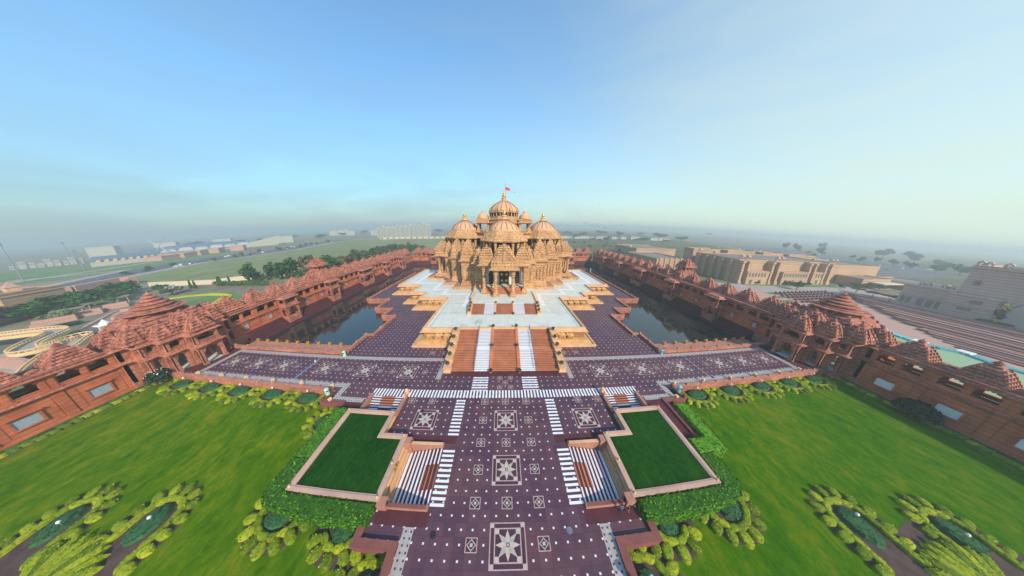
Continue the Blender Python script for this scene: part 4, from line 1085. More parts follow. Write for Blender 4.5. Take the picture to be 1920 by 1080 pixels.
# upper terrace and its stairs
t = thing('upper_terrace', 'white topped upper terrace in front of the temple porch', 'terrace')
TP = ccw([(-10.9, 46.2), (10.9, 46.2), (10.9, 52.5), (12.0, 52.5), (12.0, 68.5), (-12.0, 68.5), (-12.0, 52.5), (-10.9, 52.5)])
b = MB(); b.stack(TP, [(.1, 3.8), (.1, 4.2), (0, 4.3), (0, 5.48)]); b.build('terrace_wall', 'cream_stone', t)
b = MB(); b.stack(TP, [(-.02, 5.484), (-.02, 5.5)]); b.build('terrace_floor', 'marble', t)
for s in (-1, 1):
    b = MB(); b.box(s * 10.6, 46.2, 5.5, s * 10.95, 57.5, 5.85)
    for k in range(6): b.lathe([(.3, 5.5), (.3, 6.1), (.12, 6.35), (.02, 6.6)], s * 10.8, 46.5 + k * 2.1, 4, pi / 4)
    b.build('parapet', 'cream_stone', t)
cols = [(-10.0, -6.3, 'stair_red', 'red_treads'), (-6.3, -3.0, 'white_paint', 'white_treads'), (-2.6, 2.6, 'stair_red', 'red_treads'), (3.0, 6.3, 'white_paint', 'white_treads'), (6.3, 10.0, 'stair_red', 'red_treads')]
st2, ed2 = flight('short red and white upper staircase leading to the temple terrace', 41.6, 46.15, 3.83, 5.5, 10, 11, cols)
for s in (-1, 1):
    b = MB()
    for k, (ya, yb, z) in enumerate(ed2): b.box(s * 2.6, ya, z - .4, s * 3.0, yb, z + .25)
    b.build('divider', 'cream_stone', st2)
    b = MB()
    for k in range(3): b.stack(rectp(s * 10.6 - .5, 41.4 + 1.6 * k, s * 10.6 + .5, 42.95 + 1.6 * k), [(.1, 3.82), (0, 4.5 + .5 * k), (.1, 4.7 + .5 * k)])
    b.build('side_pedestal', 'cream_stone', st2)
    for k in range(3): pot(f'{ORD[k]} potted plant up the {SIDE[s]} side of the upper staircase', (s * 10.6, 42.1 + 1.6 * k, 4.7 + .5 * k), .95)
    for k, (y, z) in enumerate(((41.3, 3.83), (46.2, 5.5))): pot(f'{["lower", "upper"][k]} small potted plant on the {SIDE[s]} divider of the upper staircase', (s * 2.8, y, z), .8)

# ================================================================== TEMPLE
TC = (0.0, 88.0)
temple = thing('temple', 'great carved honey coloured stone temple with ribbed domes, golden finials and a red flag', 'temple')
PF = sym([(-12.3, 66.3), (-21.3, 66.3), (-21.3, 72.5), (-26.9, 72.5), (-26.9, 82.3), (-37.8, 82.3)])
b = MB(); b.stack(PF, [(0, 3.8), (0, 5.1)]); b.build('platform', 'temple_stone', temple)
b = MB(); b.stack(PF, [(-.01, 5.104), (-.01, 5.12)]); b.build('platform_top', 'pink_stone', temple)
WALLP = [(.0 + .9, 5.12), (.85, 5.7), (.65, 5.9), (.7, 6.15), (.4, 6.4), (.45, 6.7), (.15, 7.1), (.2, 7.5), (0, 7.6), (0, 8.5), (.18, 8.6), (.18, 8.85), (0, 8.95), (0, 12.3), (.15, 12.4), (.2, 12.75), (.05, 12.9), (.05, 13.6), (.25, 13.8), (.3, 14.2), (.1, 14.4), (.5, 15.2), (1.15, 15.5), (1.2, 15.8), (.3, 16.3), (.2, 16.9), (.4, 17.1), (.1, 17.4), (.1, 18.0)]
def bastion(x0, y0, x1, y1, ztop, kids=True):
    """buttress-like wall block with mouldings, figure niches and a stepped bulging turret on top"""
    P = rectp(x0, y0, x1, y1); b = MB(); b.stack(P, WALLP); 
    # carved pilasters and figures
    w_ = x1 - x0; d = y1 - y0; nf = max(2, int(w_ / 1.1))
    for i in range(nf):
        x = x0 + (i + .5) * w_ / nf; 
        b.box(x - .2, y0 - .42, 9.1, x + .2, y0, 12.2); b.ball((x, y0 - .36, 11.9), .2, 6, 4)
        b.box(x - .28, y0 - .4, 12.9, x + .28, y0, 13.3); b.tube([(x, y0 - .3, 7.8), (x, y0 - .3, 8.4)], [.22, .14], 5)
    nf = max(2, int(d / 1.1))
    for xx, sg in ((x0, -1), (x1, 1)):
        for i in range(nf):
            y = y0 + (i + .5) * d / nf; b.box(xx, y - .2, 9.1, xx + sg * .42, y + .2, 12.2); b.ball((xx + sg * .36, y, 11.9), .2, 6, 4)
    b.build('carved_buttress', 'temple_stone', temple)
    t = MB(); cx, cy = (x0 + x1) / 2, (y0 + y1) / 2; h = ztop - 17.4; hw, hd = w_ / 2, d / 2
    pr = [(1.02, 0), (1.05, .05), (.97, .08), (1.02, .16), (.95, .20), (.99, .30), (.90, .34), (.92, .44), (.80, .48), (.81, .58), (.62, .64), (.60, .70), (.42, .76), (.40, .81), (.22, .86), (.24, .90), (.10, .94), (.03, 1.0)]
    t.loops([[(cx + sx * hw * f, cy + sy * hd * f, 17.4 + z * h) for sx, sy in ((-1, -1), (1, -1), (1, 1), (-1, 1))] for f, z in pr])
    for f, z, k in ((1.0, .16, 4), (.95, .34, 3), (.86, .5, 3), (.66, .66, 2)):
        for i in range(k):
            u = -1 + 2 * i / (k - 1)
            for px, py in ((cx + u * hw * f, cy - hd * f), (cx - hw * f, cy + u * hd * f), (cx + hw * f, cy + u * hd * f)):
                zz = 17.4 + z * h; r = .36
                n0 = len(t.v); t.v += [(px - r, py - r, zz - .2), (px + r, py - r, zz - .2), (px + r, py + r, zz - .2), (px - r, py + r, zz - .2), (px, py, zz + .85)]
                for q in ((0, 1, 4), (1, 2, 4), (2, 3, 4), (3, 0, 4)): t.face(tuple(n0 + c for c in q))
    t.build('turret', 'temple_stone', temple)
for s in (-1, 1):
    for cy in (-1, 1):       # front and back
        def bb(xa, ya, xb, yb, zt):
            y0, y1 = (ya, yb) if cy < 0 else (176 - yb, 176 - ya)
            x0, x1 = sorted((s * xa, s * xb)); bastion(x0, y0, x1, y1, zt)
        bb(12.2, 68.2, 17.6, 73.4, 24.6); bb(8.3, 63.2, 11.6, 68.4, 21.6); bb(18.2, 75.2, 23.4, 79.6, 24.2); bb(24.2, 80.6, 27.6, 84.6, 22.8)
# solid core behind the buttresses
CORE = sym([(-9.5, 68.0), (-16.5, 68.0 + 5), (-16.5, 76.0), (-23, 76.0), (-23, 82), (-26.5, 82)])
CORE = sym([(-9.5, 68.0), (-9.5, 72.9), (-17.8, 72.9), (-17.8, 79), (-23.6, 79), (-23.6, 84), (-27, 84)])
b = MB(); b.stack(CORE, [(z[0] - .1, z[1]) for z in WALLP]); b.build('core_wall', 'temple_stone', temple)
# small gables between the turrets
for s in (-1, 1):
    for x, y, k in ((10.3, 70.2, 1.0), (16.9, 76.0, 1.0), (22.5, 81.2, .9), (12.5, 75.5, 1.1)):
        for yy in (y, 176 - y):
            b = samv(2.2 * k, 3.4 * k, 4); o = b.build('roof_gable', 'temple_stone', temple, (s * x, yy, 17.7))
# porches: front, back and sides
def column(b, x, y, z0, z1, r=.55):
    b.stack(rectp(x - r * 1.5, y - r * 1.5, x + r * 1.5, y + r * 1.5), [(.35, z0), (.3, z0 + .4), (.05, z0 + .7), (0, z0 + 1.2), (-.12, z0 + 1.7)])
    b.lathe([(r * 1.25, z0 + 1.7), (r * 1.05, z0 + 2.4), (r, z0 + 2.5), (r * 1.15, z0 + 3.2), (r * .95, z0 + 3.4), (r * .92, z1 - 2.2), (r * 1.2, z1 - 2.0), (r * 1.0, z1 - 1.7), (r * 1.5, z1 - 1.1), (r * 1.15, z1 - .8), (r * 2.0, z1)], x, y, 8, pi / 8)
def porch_roof(parent, x, y, hw, hd, zb, h, tiers, name='porch_roof'):
    b = MB(); P = rectp(x - hw, y - hd, x + hw, y + hd)
    b.stack(P, [(-.3, zb), (.0, zb + .25), (.9, zb + .35), (1.0, zb + .5), (.3, zb + 1.0), (.1, zb + 1.1), (.1, zb + 1.7), (.3, zb + 1.8), (.05, zb + 2.1), (.05, zb + 2.8), (.2, zb + 2.95), (-.1, zb + 3.2)])
    r = samv(hw * .97, h, tiers, hd * .97, conc=.75); M = Matrix.Translation((x, y, zb + 3.15)); b.add(r, M); b.build(name, 'temple_stone', parent)
def entrance(rot):
    e = MB(); R = Matrix.Translation((0, 88, 0)) @ Matrix.Rotation(rot, 4, 'Z') @ Matrix.Translation((0, -88, 0))
    return R
def side_porch(k):     # k=0 front (built apart), 1 right, 2 back, 3 left
    R = Matrix.Translation((0, 88, 0)) @ Matrix.Rotation(k * pi / 2, 4, 'Z') @ Matrix.Translation((0, -88, 0))
    off = 2.0 if k % 2 else 0.0
    b = MB(); b.box(-6.6, 53.2 + off, 5.13, 6.6, 61.8, 5.9); b.stack(rectp(-6.6, 53.2 + off, 6.6, 61.9), [(.9, 5.9), (.8, 6.3), (.35, 6.6), (.4, 6.9), (.1, 7.2)])
    t = MB(); t.add(b, R); t.build('porch_base', 'temple_stone', temple)
    for x in (-5.4, -1.9, 1.9, 5.4):
        for y in (54.6 + off, 59.8):
            if abs(x) < 3 and y > 59: continue
            c = MB(); column(c, x, y, 7.0, 15.3, .50); t = MB(); t.add(c, R); t.build('column', 'temple_stone', temple)
    c = MB(); c.box(-5.2, 61.0, 7.0, 5.2, 61.6, 15.2); t = MB(); t.add(c, R); t.build('porch_back_wall', 'deep_shade', temple)
    b = MB(); P = rectp(-6.4, 53.6 + off, 6.4, 63.5); zb = 15.3
    b.stack(P, [(-.3, zb), (.0, zb + .2), (1.1, zb + .25), (1.2, zb + .4), (.3, zb + .9), (.1, zb + 1.0), (.1, zb + 1.6), (.3, zb + 1.7), (.05, zb + 2.0), (.05, zb + 2.6), (.25, zb + 2.8), (-.1, zb + 3.0)])
    r = samv(6.3, 5.4, 7, 4.9, conc=.8); b.add(r, Matrix.Translation((0, 58.5 + off * .5, zb + 2.95))); t = MB(); t.add(b, R); t.build('porch_roof', 'temple_stone', temple)
for k in (1, 2, 3): side_porch(k)
# front entrance
b = MB(); b.box(-8.4, 55.2, 5.5, 8.4, 68.2, 5.52)
for k in range(10): b.box(-7.3, 55.0 + k * .42, 5.5, 7.3, 59.25, 5.52 + .168 * (k + 1))
b.build('entrance_steps', 'stair_red', temple)
b = MB(); b.box(-8.4, 59.26, 5.52, 8.4, 68.0, 7.22); b.build('entrance_floor', 'marble', temple)
for x, y in ((-3.1, 52.9), (3.1, 52.9)):
    c = MB(); column(c, x, y, 5.5, 14.9, .62); c.build('column', 'temple_stone', temple)
for x in (-7.6, 7.6):
    for y in (57.0, 61.6): c = MB(); column(c, x, y, 5.5, 15.6, .6); c.build('column', 'temple_stone', temple)
    c = MB(); column(c, x * .98, 66.0, 5.5, 15.6, .6); c.build('column', 'temple_stone', temple)
for x in (-3.6, 3.6): c = MB(); column(c, x, 58.6, 7.2, 14.9, .5); c.build('column', 'temple_stone', temple)
b = MB(); b.box(-8.2, 63.6, 7.2, 8.2, 64.2, 15.5); b.build('entrance_wall', 'marble', temple)
b = MB(); b.box(-2.35, 63.30, 7.2, 2.35, 63.6, 13.2); b.build('door_frame', 'marble', temple)
dr = MB(); dr.box(-2.0, 63.2, 7.2, 2.0, 63.32, 12.8); dr = dr.build('carved_door', 'black', temple)
for x in (-1.0, 1.0):
    for z in (8.6, 11.2):
        b = MB(); M = Matrix.Translation((x, 63.19, z)) @ Matrix.Rotation(pi / 2, 4, 'X'); q = MB(); q.lathe([(.55, 0), (.5, .08), (.2, .12), (.02, .2)], 0, 0, 10); b.add(q, M); b.build('medallion', 'gold', dr)
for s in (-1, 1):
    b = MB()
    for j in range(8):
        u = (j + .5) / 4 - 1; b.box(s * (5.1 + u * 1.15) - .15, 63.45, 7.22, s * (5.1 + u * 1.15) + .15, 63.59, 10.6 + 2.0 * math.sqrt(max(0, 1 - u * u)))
    b.build('arch_shade', 'deep_shade', temple)  # thin dark slabs painting the shade of an arched opening
porch_roof(temple, 0, 54.4, 4.4, 2.3, 14.9, 4.6, 6, 'front_porch_roof')
for s in (-1, 1): porch_roof(temple, s * 6.5, 60.4, 2.4, 4.0, 15.5, 4.4, 5)
porch_roof(temple, 0, 61.3, 4.0, 4.6, 15.6, 5.2, 6)
b = MB(); b.stack(rectp(-8.6, 58, 8.6, 70), [(0, 15.6), (0, 17.5)]); b.build('roof_slab', 'temple_stone', temple)
# flat roof
b = MB(); b.stack(ofs(CORE, -.5), [(0, 17.9), (0, 18.3)]); b.build('flat_roof', 'temple_dome', temple)

def octp(cx, cy, r, n=8): return [(cx + r / cos(pi / n) * cos(pi / n + 2 * pi * i / n), cy + r / cos(pi / n) * sin(pi / n + 2 * pi * i / n)) for i in range(n)]
def kalash(cx, cy, z, k=1.0):
    b = MB(); b.smooth = True; b.lathe([(.3 * k, z), (.9 * k, z + .5 * k), (1.0 * k, z + 1.1 * k), (.75 * k, z + 1.6 * k), (.4 * k, z + 1.8 * k), (.55 * k, z + 2.0 * k), (.5 * k, z + 2.3 * k), (.15 * k, z + 2.8 * k), (.03 * k, z + 3.3 * k)], cx, cy, 12); b.build('golden_finial', 'gold', temple)
def big_dome(cx, cy, zb=18.0, ze=23.8, zd=27.6, R=6.1, HE=9.2, ztop=32.2, fin=1.0, name='dome'):
    # drum of columns
    b = MB(); b.stack(octp(cx, cy, HE - 2.6), [(0, zb), (0, ze)]); b.build('drum_wall', 'deep_shade', temple)
    for i in range(8):
        a = pi / 8 + i * pi / 4; r = HE - 1.3
        c = MB(); x, y = cx + r / cos(pi / 8) * cos(a), cy + r / cos(pi / 8) * sin(a); column(c, x, y, zb, ze + .1, .42); c.build('drum_column', 'relief', temple)
        a2 = i * pi / 4; c = MB(); x, y = cx + (HE - 1.7) * cos(a2), cy + (HE - 1.7) * sin(a2); column(c, x, y, zb, ze + .1, .5); c.build('drum_column', 'relief', temple)
    # tiered eave roof
    b = MB(); P = octp(cx, cy, HE); n = 5; pr = [(-1.0, ze), (.0, ze), (.05, ze + .25)]
    for i in range(n):
        d = -(HE - R - .2) * (i / n); z = ze + .3 + (zd - ze - .3) * i / n; dz = (zd - ze - .3) / n
        pr += [(d, z), (d - .05, z + dz * .35), (d - (HE - R) / n * .8, z + dz * .75), (d - (HE - R) / n * .9, z + dz)]
    b.stack(P, pr)
    for i, (k, dd, z) in enumerate(((3, .35, ze + .55), (2, 1.5, ze + 1.9))):
        for e in range(8):
            a0, a1 = P[e], P[(e + 1) % 8]
            for j in range(k):
                f = (j + .5) / k; x = a0[0] + (a1[0] - a0[0]) * f; y = a0[1] + (a1[1] - a0[1]) * f
                x = cx + (x - cx) * (1 - dd / HE); y = cy + (y - cy) * (1 - dd / HE)
                n0 = len(b.v); r = .5; b.v += [(x - r, y - r, z - .2), (x + r, y - r, z - .2), (x + r, y + r, z - .2), (x - r, y + r, z - .2), (x, y, z + 1.0)]
                for q in ((0, 1, 4), (1, 2, 4), (2, 3, 4), (3, 0, 4)): b.face(tuple(n0 + c for c in q))
    b.build('tiered_eave', 'temple_stone', temple)
    # ribbed dome
    b = MB(); b.smooth = True; pr = []; H = ztop - zd
    for j in range(9):
        u = j / 8; pr.append((R * (1 - u ** 1.65) ** .84 + .9 * u, zd + H * .92 * u ** 1.0 * (1.0)))
    b.lathe([(R + .15, zd - .1), (R + .2, zd + .15)] + pr[1:], cx, cy, 32); b.build(name, 'temple_dome', temple)
    for i in range(16):
        a = 2 * pi * (i + .5) / 16; b = MB(); pts = [(cx + (r + .04) * cos(a), cy + (r + .04) * sin(a), z + .02) for r, z in pr[1:]]; b.tube(pts, .13, 4); b.build('dome_rib', 'temple_line', temple)
    b = MB(); z = ztop - H * .10; k = R / 6.1
    b.lathe([(1.6 * k, z), (1.9 * k, z + .2), (1.7 * k, z + .4), (1.0 * k, z + .5), (.85 * k, z + 1.2), (1.15 * k, z + 1.4), (1.0 * k, z + 1.7), (.5 * k, z + 1.8)], cx, cy, 14); b.build('dome_neck', 'temple_dome', temple)
    kalash(cx, cy, z + 1.7, .72 * fin)
big_dome(0, 69.3); big_dome(-18.9, 88); big_dome(18.9, 88); big_dome(0, 106.7)
# central tower
b = MB(); b.stack(octp(0, 88, 13), [(-3, 18.2), (-3, 23.5), (0, 23.7), (.4, 24.2), (-.6, 25.2), (-1.2, 25.2), (-1.2, 26.0), (-.3, 26.2), (-.3, 26.8)]); b.build('central_base', 'temple_stone', temple)
for s in (-1, 1):
    for yy in (84.0, 92.0):
        for x in (7.4, 12.0):
            c = MB(); column(c, s * x, yy, 26.8, 30.6, .4); c.build('kiosk_column', 'temple_stone', temple)
for s in (-1, 1):
    for yy in (80.5, 95.5):
        pass
    b = MB(); P = ccw([(s * 7, 83.2), (s * 12.9, 83.2), (s * 12.9, 92.8), (s * 7, 92.8)])
    b.stack(P, [(-.2, 30.5), (.7, 30.7), (.75, 30.9), (.1, 31.2), (.1, 31.9), (.3, 32.0), (.1, 32.5)]); b.build('kiosk_eave', 'temple_stone', temple)
    for yy in (85.3, 90.7):
        b = MB(); b.smooth = True; b.lathe([(2.45, 32.4), (2.55, 32.7), (2.5, 33.1), (2.25, 33.9), (1.75, 34.6), (1.1, 35.1), (.5, 35.4), (.45, 35.7), (.6, 35.85), (.15, 36.2), (.03, 36.6)], s * 9.9, yy, 16); b.build('small_dome', 'temple_dome', temple)
    b = MB()
    for k in range(9): b.box(s * (7.6 + k * .52), 83.4, 26.8, s * (7.6 + k * .52) + .2, 83.6, 27.7)
    b.box(s * 7.4, 83.35, 27.7, s * 12.2, 83.65, 27.95); b.build('balustrade', 'temple_stone', temple)
b = MB(); b.stack(octp(0, 88, 6.8), [(0, 26.8), (0, 30.4), (.6, 30.6), (.7, 30.9), (.2, 31.2), (.2, 32.0), (.5, 32.2), (.3, 32.5), (-.2, 32.7), (-.2, 33.6), (-.4, 33.7)]); b.build('central_drum', 'temple_stone', temple)
b = MB(); b.stack(octp(0, 88, 6.2), [(0, 33.6), (0, 35.3)]); b.build('drum_shadow', 'deep_shade', temple)
for i in range(24):
    a = 2 * pi * i / 24; c = MB(); c.tube([(6.75 * cos(a), 88 + 6.75 * sin(a), 33.6), (6.75 * cos(a), 88 + 6.75 * sin(a), 35.3)], [.28, .22], 6); c.build('drum_post', 'temple_stone', temple)
b = MB(); b.lathe([(6.6, 35.2), (7.3, 35.3), (7.2, 35.5), (6.8, 35.9)], 0, 88, 24); b.build('dome_ring', 'temple_stone', temple)
b = MB(); b.smooth = True; R = 6.95; pr = [(R * (1 - u ** 1.65) ** .84 + 1.0 * u, 35.7 + 5.0 * u) for u in [j / 8 for j in range(9)]]
b.lathe(pr, 0, 88, 32); b.build('main_dome', 'temple_dome', temple)
for i in range(16):
    a = 2 * pi * (i + .5) / 16; b = MB(); b.tube([((r + .05) * cos(a), 88 + (r + .05) * sin(a), z) for r, z in pr], .14, 4); b.build('dome_rib', 'temple_line', temple)
for i in range(8):
    a = 2 * pi * i / 8 + pi / 8; x, y = 6.9 * cos(a), 88 + 6.9 * sin(a); b = MB(); b.lathe([(.7, 35.8), (.6, 36.4), (.1, 37.6)], x, y, 4); b.build('dome_gable', 'temple_stone', temple)
b = MB(); b.lathe([(1.7, 40.4), (1.9, 40.7), (1.2, 40.9), (1.0, 41.5), (1.35, 41.7), (1.1, 42.0), (.5, 42.2)], 0, 88, 14); b.build('dome_neck', 'temple_dome', temple)
kalash(0, 88, 42.0, .95)
b = MB(); b.tube([(.55, 87.9, 41.0), (.55, 87.9, 48.6)], [.09, .06], 5); b.tube([(-.2, 87.9, 47.9), (1.3, 87.9, 47.9)], .06, 4); pole = b.build('flagpole', 'gold', temple)
b = MB()
for j in range(6):
    x0 = .62 + j * .38; x1 = x0 + .38; z = 46.9 - j * .12; yy = 87.9 + .18 * sin(j * 1.4); y2 = 87.9 + .18 * sin((j + 1) * 1.4)
    b.quad((x0, yy, z - 1.4 + j * .05), (x1, y2, z - 1.5 + j * .05), (x1, y2, z - .12), (x0, yy, z))
b.build('flag', 'flag_red', pole)
# porches over the shoulders of the dome group
for s in (-1, 1):
    for yy in (76.5, 99.5):
        t = samv(3.2, 3.8, 5); t.build('roof_spire', 'temple_stone', temple, (s * 10.2, yy, 18.2))

# ================================================================== TREES
def crown(kind, n=420, size=.55):
    mb = MB(); R = random.Random(hash(kind) % 1000 if False else len(kind) * 7 + n)
    def blob(cx, cy, cz, r, rz, k):
        for _ in range(k):
            while True:
                x, y, z = (R.uniform(-1, 1) for _ in range(3)); d = math.sqrt(x * x + y * y + z * z)
                if .05 < d <= 1: break
            f = (0.6 + .4 * R.random()) / d
            leaf_quad(mb, cx + x * f * r, cy + y * f * r, cz + z * f * rz, size * R.uniform(.6, 1.3), x, y, z + .4, .8)
    if kind == 'round':
        for i in range(9):
            a = R.uniform(0, 6.28); d = R.uniform(.2, .62); blob(d * cos(a), d * sin(a), R.uniform(.9, 1.5), R.uniform(.38, .55), R.uniform(.3, .45), n // 9)
    elif kind == 'umbrella':
        for i in range(9):
            a = i * .7; d = .2 + .6 * (i % 3) / 2; blob(d * cos(a), d * sin(a), 1.35 + R.uniform(-.06, .1), .38, .18, n // 9)
    elif kind == 'cone':
        for i in range(7):
            z = .25 + i * .26; blob(R.uniform(-.05, .05), R.uniform(-.05, .05), z, .42 * (1 - i / 8.0) + .06, .22, n // 7)
    elif kind == 'wisp':
        for i in range(12):
            a = R.uniform(0, 6.28); d = R.uniform(.1, .7); blob(d * cos(a), d * sin(a), R.uniform(.6, 1.9), R.uniform(.22, .4), R.uniform(.3, .5), n // 12)
    return mb
def trunkm(h=1.0):
    mb = MB(); mb.tube([(0, 0, -.1), (.02, 0, .4), (0, .02, h)], [.085, .065, .03], 6)
    for a in (0, 2.1, 4.2): mb.tube([(0, 0, .45), (.3 * cos(a), .3 * sin(a), 1.0)], [.04, .015], 5)
    return mb
TM = {}
def leafsets():
    for k, kind, mat, n, sz in (('green', 'round', 'tree_leaf', 520, .10), ('pale', 'umbrella', 'tree_leaf_pale', 420, .10), ('dry', 'wisp', 'tree_leaf_dry', 460, .09), ('wild', 'wisp', 'tree_leaf', 420, .10),
                                ('cone', 'cone', 'tree_leaf', 340, .09), ('dark', 'round', 'tree_leaf_dark', 360, .12), ('umb', 'umbrella', 'tree_leaf', 380, .10), ('ball', 'round', 'ball_leaf', 420, .09)):
        TM[k] = crown(kind, n, sz).mesh('crown', [mat])
    TM['trunk'] = trunkm(1.0).mesh('trunk', ['bark'])
leafsets()
def tree(kind, x, y, r, h, label, group=None, z=G0, name='tree'):
    """r: crown radius, h: height; crown meshes are about 1 wide and 1.9 tall"""
    t = thing(name, label, 'tree', (x, y, z), random.uniform(0, 6.28), group)
    inst(TM[kind], 'crown', t, (0, 0, 0), 0, (r, r, h / 1.9)); inst(TM['trunk'], 'trunk', t, (0, 0, 0), 0, (r * .8, r * .8, h / 1.9)); return t

# plumeria-like trees against the galleries
def plum(x, y, r, label, flowers, mat):
    t = thing('flowering_tree', label, 'tree', (x, y, G0)); b = MB()
    for _ in range(900):
        a = random.uniform(0, 6.28); ph = random.uniform(-.2, 1.5); rr = r * (.55 + .45 * random.random())
        leaf_quad(b, rr * cos(ph) * cos(a), rr * cos(ph) * sin(a), r * .55 + rr * .8 * sin(ph), .20, cos(a), sin(a), .6)
    b.build('crown', mat, t)
    b = MB()
    for a in (0, 1.3, 2.6, 3.9, 5.2): b.tube([(0, 0, 0), (.3 * r * cos(a), .3 * r * sin(a), .5 * r), (.7 * r * cos(a), .7 * r * sin(a), r)], [.14, .1, .04], 5)
    b.build('trunk', 'bark', t)
    if flowers:
        b = MB()
        for _ in range(26):
            a = random.uniform(0, 6.28); ph = random.uniform(.3, 1.4); b.ball((r * 1.02 * cos(ph) * cos(a), r * 1.02 * cos(ph) * sin(a), r * .6 + r * .82 * sin(ph)), .10, 5, 3)
        b.build('blossom', 'blossom', t)
plum(-76.6, 14.8, 2.3, 'dark leaved tree with white blossoms at the corner of the left pavilion', True, 'tree_leaf_dark')
plum(76.3, 3.6, 2.6, 'round dark bluish bush tree against the right garden gallery', False, 'tree_leaf_dark')

# ================================================================== LAND OUTSIDE, LEFT
sheet('lawn', [(-88, 22), (-150, 26), (-170, 47), (-178, 60), (-172, 78), (-130, 74), (-88, 60)], 'far_green', G0 + 0.016)
sheet('lawn', [(-89, -30), (-118, -30), (-118, 11), (-89, 16)], 'far_green', G0 + 0.017)
sheet('courtyard_paving', [(-89, 16), (-118, 11), (-150, 12), (-150, 20), (-128, 24), (-108, 30), (-89, 30)], 'concrete', G0 + 0.03)
def ribbon(mb, pts, wd, z, h=.35):
    for i in range(len(pts) - 1):
        a, b_ = Vector(pts[i]), Vector(pts[i + 1]); d = (b_ - a).normalized(); n_ = Vector((-d.y, d.x)) * wd / 2
        mb.prism(ccw([tuple(a - n_), tuple(b_ - n_), tuple(b_ + n_), tuple(a + n_)]), z, z + h + .002 * (i % 2))
b = MB(); ribbon(b, [(-176, 63), (-168, 69), (-158, 72), (-148, 72), (-140, 70), (-133, 64)], 2.6, G0); b.build('flower_band', 'yellow_flower'); tag(bpy.data.objects['flower_band'], 'long curved band of bright yellow bedding plants on the left outer lawn', 'flower bed')
b = MB(); ribbon(b, [(-141, 70), (-139, 66), (-134, 60), (-126, 55), (-116, 52)], 2.4, G0); tag(b.build('flower_band', 'yellow_flower'), 'shorter yellow flower band running towards the left gallery roofs', 'flower bed')
for i, (y0, y1) in enumerate(((8, 11), (1, 4), (-7, -3))):
    b = MB(); ribbon(b, [(-98, y0), (-99, y1)], 7, G0); tag(b.build('flower_band', 'yellow_flower'), f'{ORD[i]} yellow flower patch seen through the arches of the near left gallery', 'flower bed')
# curved radial paved bowl with a white chhatri
t = thing('curved_terrace', 'curved pinkish paved terrace wall behind the left corner pavilion', 'terrace')
b = MB(); top = [(-145.2, 29.4), (-150, 33), (-155.6, 37.5), (-162, 42.5), (-165.5, 46), (-161.5, 48.5), (-155, 47.5)]; ft = [(-141, 31.5), (-145, 34), (-149, 37), (-151, 40.5), (-153, 43), (-154, 45), (-151, 46)]
for i in range(len(top) - 1): b.quad((*ft[i], G0 + .06), (*ft[i + 1], G0 + .06), (*top[i + 1], .6), (*top[i], .6))
b.build('slope', 'far_pink', t)
b = MB(); ribbon(b, top, .9, -1.2, 2.0); b.build('coping', 'cream_top', t)
t = thing('white_kiosk', 'small white marble kiosk behind the left corner pavilion', 'kiosk', (-140, 33, G0))
b = MB(); b.stack(rectp(-1.5, -1.5, 1.5, 1.5), [(0, 0), (0, .7), (-.2, .75)])
for x in (-1, 1):
    for y in (-1, 1): b.box(x * 1.05 - .15, y * 1.05 - .15, .7, x * 1.05 + .15, y * 1.05 + .15, 2.6)
b.build('base', 'marble_white', t)
b = MB(); b.stack(rectp(-1.6, -1.6, 1.6, 1.6), [(0, 2.6), (.3, 2.7), (0, 2.9)]); b.lathe([(1.2, 2.9), (1.0, 3.5), (.5, 4.0), (.1, 4.6)], 0, 0, 10); b.build('roof', 'marble_white', t)
for i, (x, y, r) in enumerate(((-154, 36.5, 1.6), (-154.5, 41, 1.5))):
    b = MB(); b.lathe([(r, G0 + .1), (r, G0 + 1.3), (r * .8, G0 + 1.5)], x, y, 14); tag(b.build('round_planter', 'cream_top'), f'{["near", "far"][i]} round cream planter disc on the curved left terrace', 'planter')
tree('dark', -167.4, 35.2, 3.0, 1.5, 'low dark round bush on the lawn strip above the curved terrace', name='bush')
# winding raised walkway with cream balustrades
t = thing('winding_walkway', 'winding raised walkway with cream baluster railings at the far left', 'walkway')
ctr = [(-200, 5), (-175, 13), (-157.3, 21.7), (-152.6, 23.7), (-149.1, 25.3), (-144.9, 26.0), (-141.3, 25.4), (-138.5, 23.4), (-135.9, 20.8), (-132.4, 18.3), (-129.0, 16.6), (-126.3, 16.6), (-125.3, 18.0), (-125.4, 19.8), (-126.0, 21.8), (-126.6, 23.3), (-125.0, 23.6), (-121.7, 21.2), (-116.4, 17.9), (-113.5, 15.8), (-108, 12.6), (-100, 9)]
def smooth(P, n=4):
    o = []
    for i in range(len(P) - 1):
        p0, p1, p2, p3 = P[max(0, i - 1)], P[i], P[i + 1], P[min(len(P) - 1, i + 2)]
        for k in range(n):
            t_ = k / n; o.append(tuple(.5 * (2 * b_ + (c_ - a_) * t_ + (2 * a_ - 5 * b_ + 4 * c_ - d_) * t_ ** 2 + (3 * b_ - a_ - 3 * c_ + d_) * t_ ** 3) for a_, b_, c_, d_ in zip(p0, p1, p2, p3)))
    return o + [P[-1]]
ctr = smooth(ctr)
def rail_pts(sgn, wd):
    o = []
    for i in range(len(ctr)):
        a_, c_ = Vector(ctr[max(0, i - 1)]), Vector(ctr[min(len(ctr) - 1, i + 1)]); d_ = (c_ - a_).normalized(); o.append(Vector(ctr[i]) + Vector((-d_.y, d_.x)) * wd * sgn)
    return o
Lp, Rp = rail_pts(1, 1.75), rail_pts(-1, 1.75)
b = MB()
